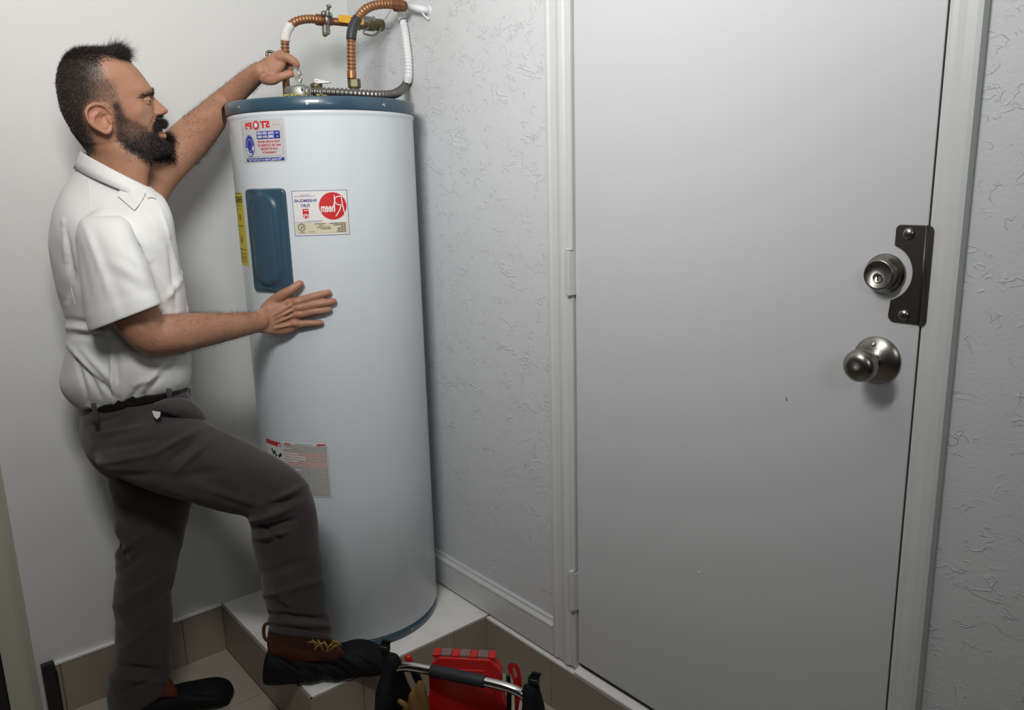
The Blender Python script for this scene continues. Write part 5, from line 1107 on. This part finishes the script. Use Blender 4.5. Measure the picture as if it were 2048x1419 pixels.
for x in (-.066, -.022, .021, .064):
    lt = MB(); lt.add([Cp(ctr + x + v[0] * .0085, v[1] * .014, zt + .0010 + v[2] * .0040) for v in Vb], q.F); lt.make('latch_lug', M['red'], rc, False, bevel=.0015)
for x0 in (-.045, .045):
    lt = MB(); lt.add([Cp(ctr + x0 + v[0] * .012, -.0222 + v[1] * .0008, zt - .036 + v[2] * .0014) for v in Vb], q.F); lt.make('face_mark', M['ink_red'], rc, False)
for i in range(9):                                         # slanting ribs on the lower face
    x0 = -.078 + i * .018; zb2 = zt * .40; q_ = MB(); q_.prism([(x0, zb2 + .060), (x0 + .004, zb2 + .060), (x0 + .036, zb2), (x0 + .032, zb2)], lambda p, k: Cp(ctr + max(-.08, min(.08, p[0])), (-.0225, -.0212)[k], p[1])); q_.make('rib', M['red'], rc, False)
# red hanging tab with a keyhole slot
tb = thing('hang_tab', tuple(I(1033, 1350, -.40)), 'flat red plastic hang tab with keyhole slot, right of the red case', 'tab')
wT = float(wof(Cp(ctr + .12, -.030, .30))[0])
outer = [(1015, 1330), (1021, 1325), (1029, 1325), (1036, 1330), (1040, 1337), (1042, 1352), (1044.5, 1372), (1036, 1420), (1030, 1420), (1028, 1372), (1024, 1350), (1018, 1346)]
inner = [(1026, 1337), (1027.5, 1334), (1029.5, 1336), (1031, 1340), (1034, 1345), (1034.5, 1349), (1032.5, 1354), (1031, 1357), (1029.5, 1354.5), (1028.5, 1349), (1027, 1344), (1026, 1340)]
q_ = MB(); n = 12; V_ = [I(u, v, wT) for u, v in outer] + [I(u, v, wT) for u, v in inner] + [I(u, v, wT + .003) for u, v in outer] + [I(u, v, wT + .003) for u, v in inner]
F_ = []
for i in range(n):
    j = (i + 1) % n; F_ += [(i, j, n + j, n + i), (2 * n + i, 3 * n + i, 3 * n + j, 2 * n + j), (i, 2 * n + i, 2 * n + j, j), (n + i, n + j, 3 * n + j, 3 * n + i)]
obj('tab', V_, F_, M['red'], tb, False)
q_ = MB(); limb(q_, [(*I(1016, 1352, wT - .004), .005), (*I(1018, 1375, wT - .004), .006), (*I(1018, 1425, wT - .004), .006)], 10, .01); q_.make('clip', M['dark'], tb)
# screwdriver with red end, tan pouch
sw = thing('screwdriver', tuple(I(815, 1330, -.36)), 'screwdriver with red rounded handle poking up beside the left end of bag', 'screwdriver')
wS = float(wof(Bp(-.125, .05, .3))[0]); p0_ = I(815, 1311, wS); ax_ = E1 * .32 + E2 * .05 - UPV
q_ = MB(); lathe(q_, [(.001, -.003), (.005, -.002), (.0078, .001), (.0085, .006), (.0080, .014), (.0068, .022), (.0040, .024)], p0_, ax_, 18); q_.make('end_cap', M['red'], sw)
q_ = MB(); lathe(q_, [(.0074, .019), (.0092, .030), (.0096, .060), (.0088, .088), (.005, .094)], p0_, ax_, 18); q_.make('handle', M['dark'], sw)
q_ = MB(); lathe(q_, [(.0030, .088), (.0030, .19), (.001, .20)], p0_, ax_, 12); q_.make('shaft', M['steel'], sw)
pc = thing('leather_pouch', tuple(Bp(-.09, .0, .024)), 'tan leather pouch inside the bag between end panel and red case', 'pouch')
q_ = MB(); wP = float(wof(Bp(-.085, -.040, .2))[0])
q_.loft([sring(814, 1470, 868, 1470, wP, .022, 24, 2.6), sring(806, 1440, 862, 1440, wP, .020, 24, 2.6), sring(808, 1415, 858, 1410, wP, .018, 24, 2.4), sring(818, 1390, 856, 1385, wP, .014, 24), sring(830, 1370, 853, 1368, wP, .008, 24), sring(838, 1360, 849, 1361, wP, .004, 24)])
V, Nn_, F_ = remesh(q_, .003, 4, .5); V = V + Nn_ * (.0018 * np.sin(V @ E1 * 220 + V[:, 2] * 60))[:, None]; obj('pouch_body', V, F_, M['tan'], pc)
q_ = MB(); limb(q_, [(*I(800, 1402, wP - .02), .006), (*I(812, 1412, wP - .022), .007), (*I(808, 1428, wP - .02), .007)], 10, .01); q_.make('pouch_flap', M['tan'], pc)
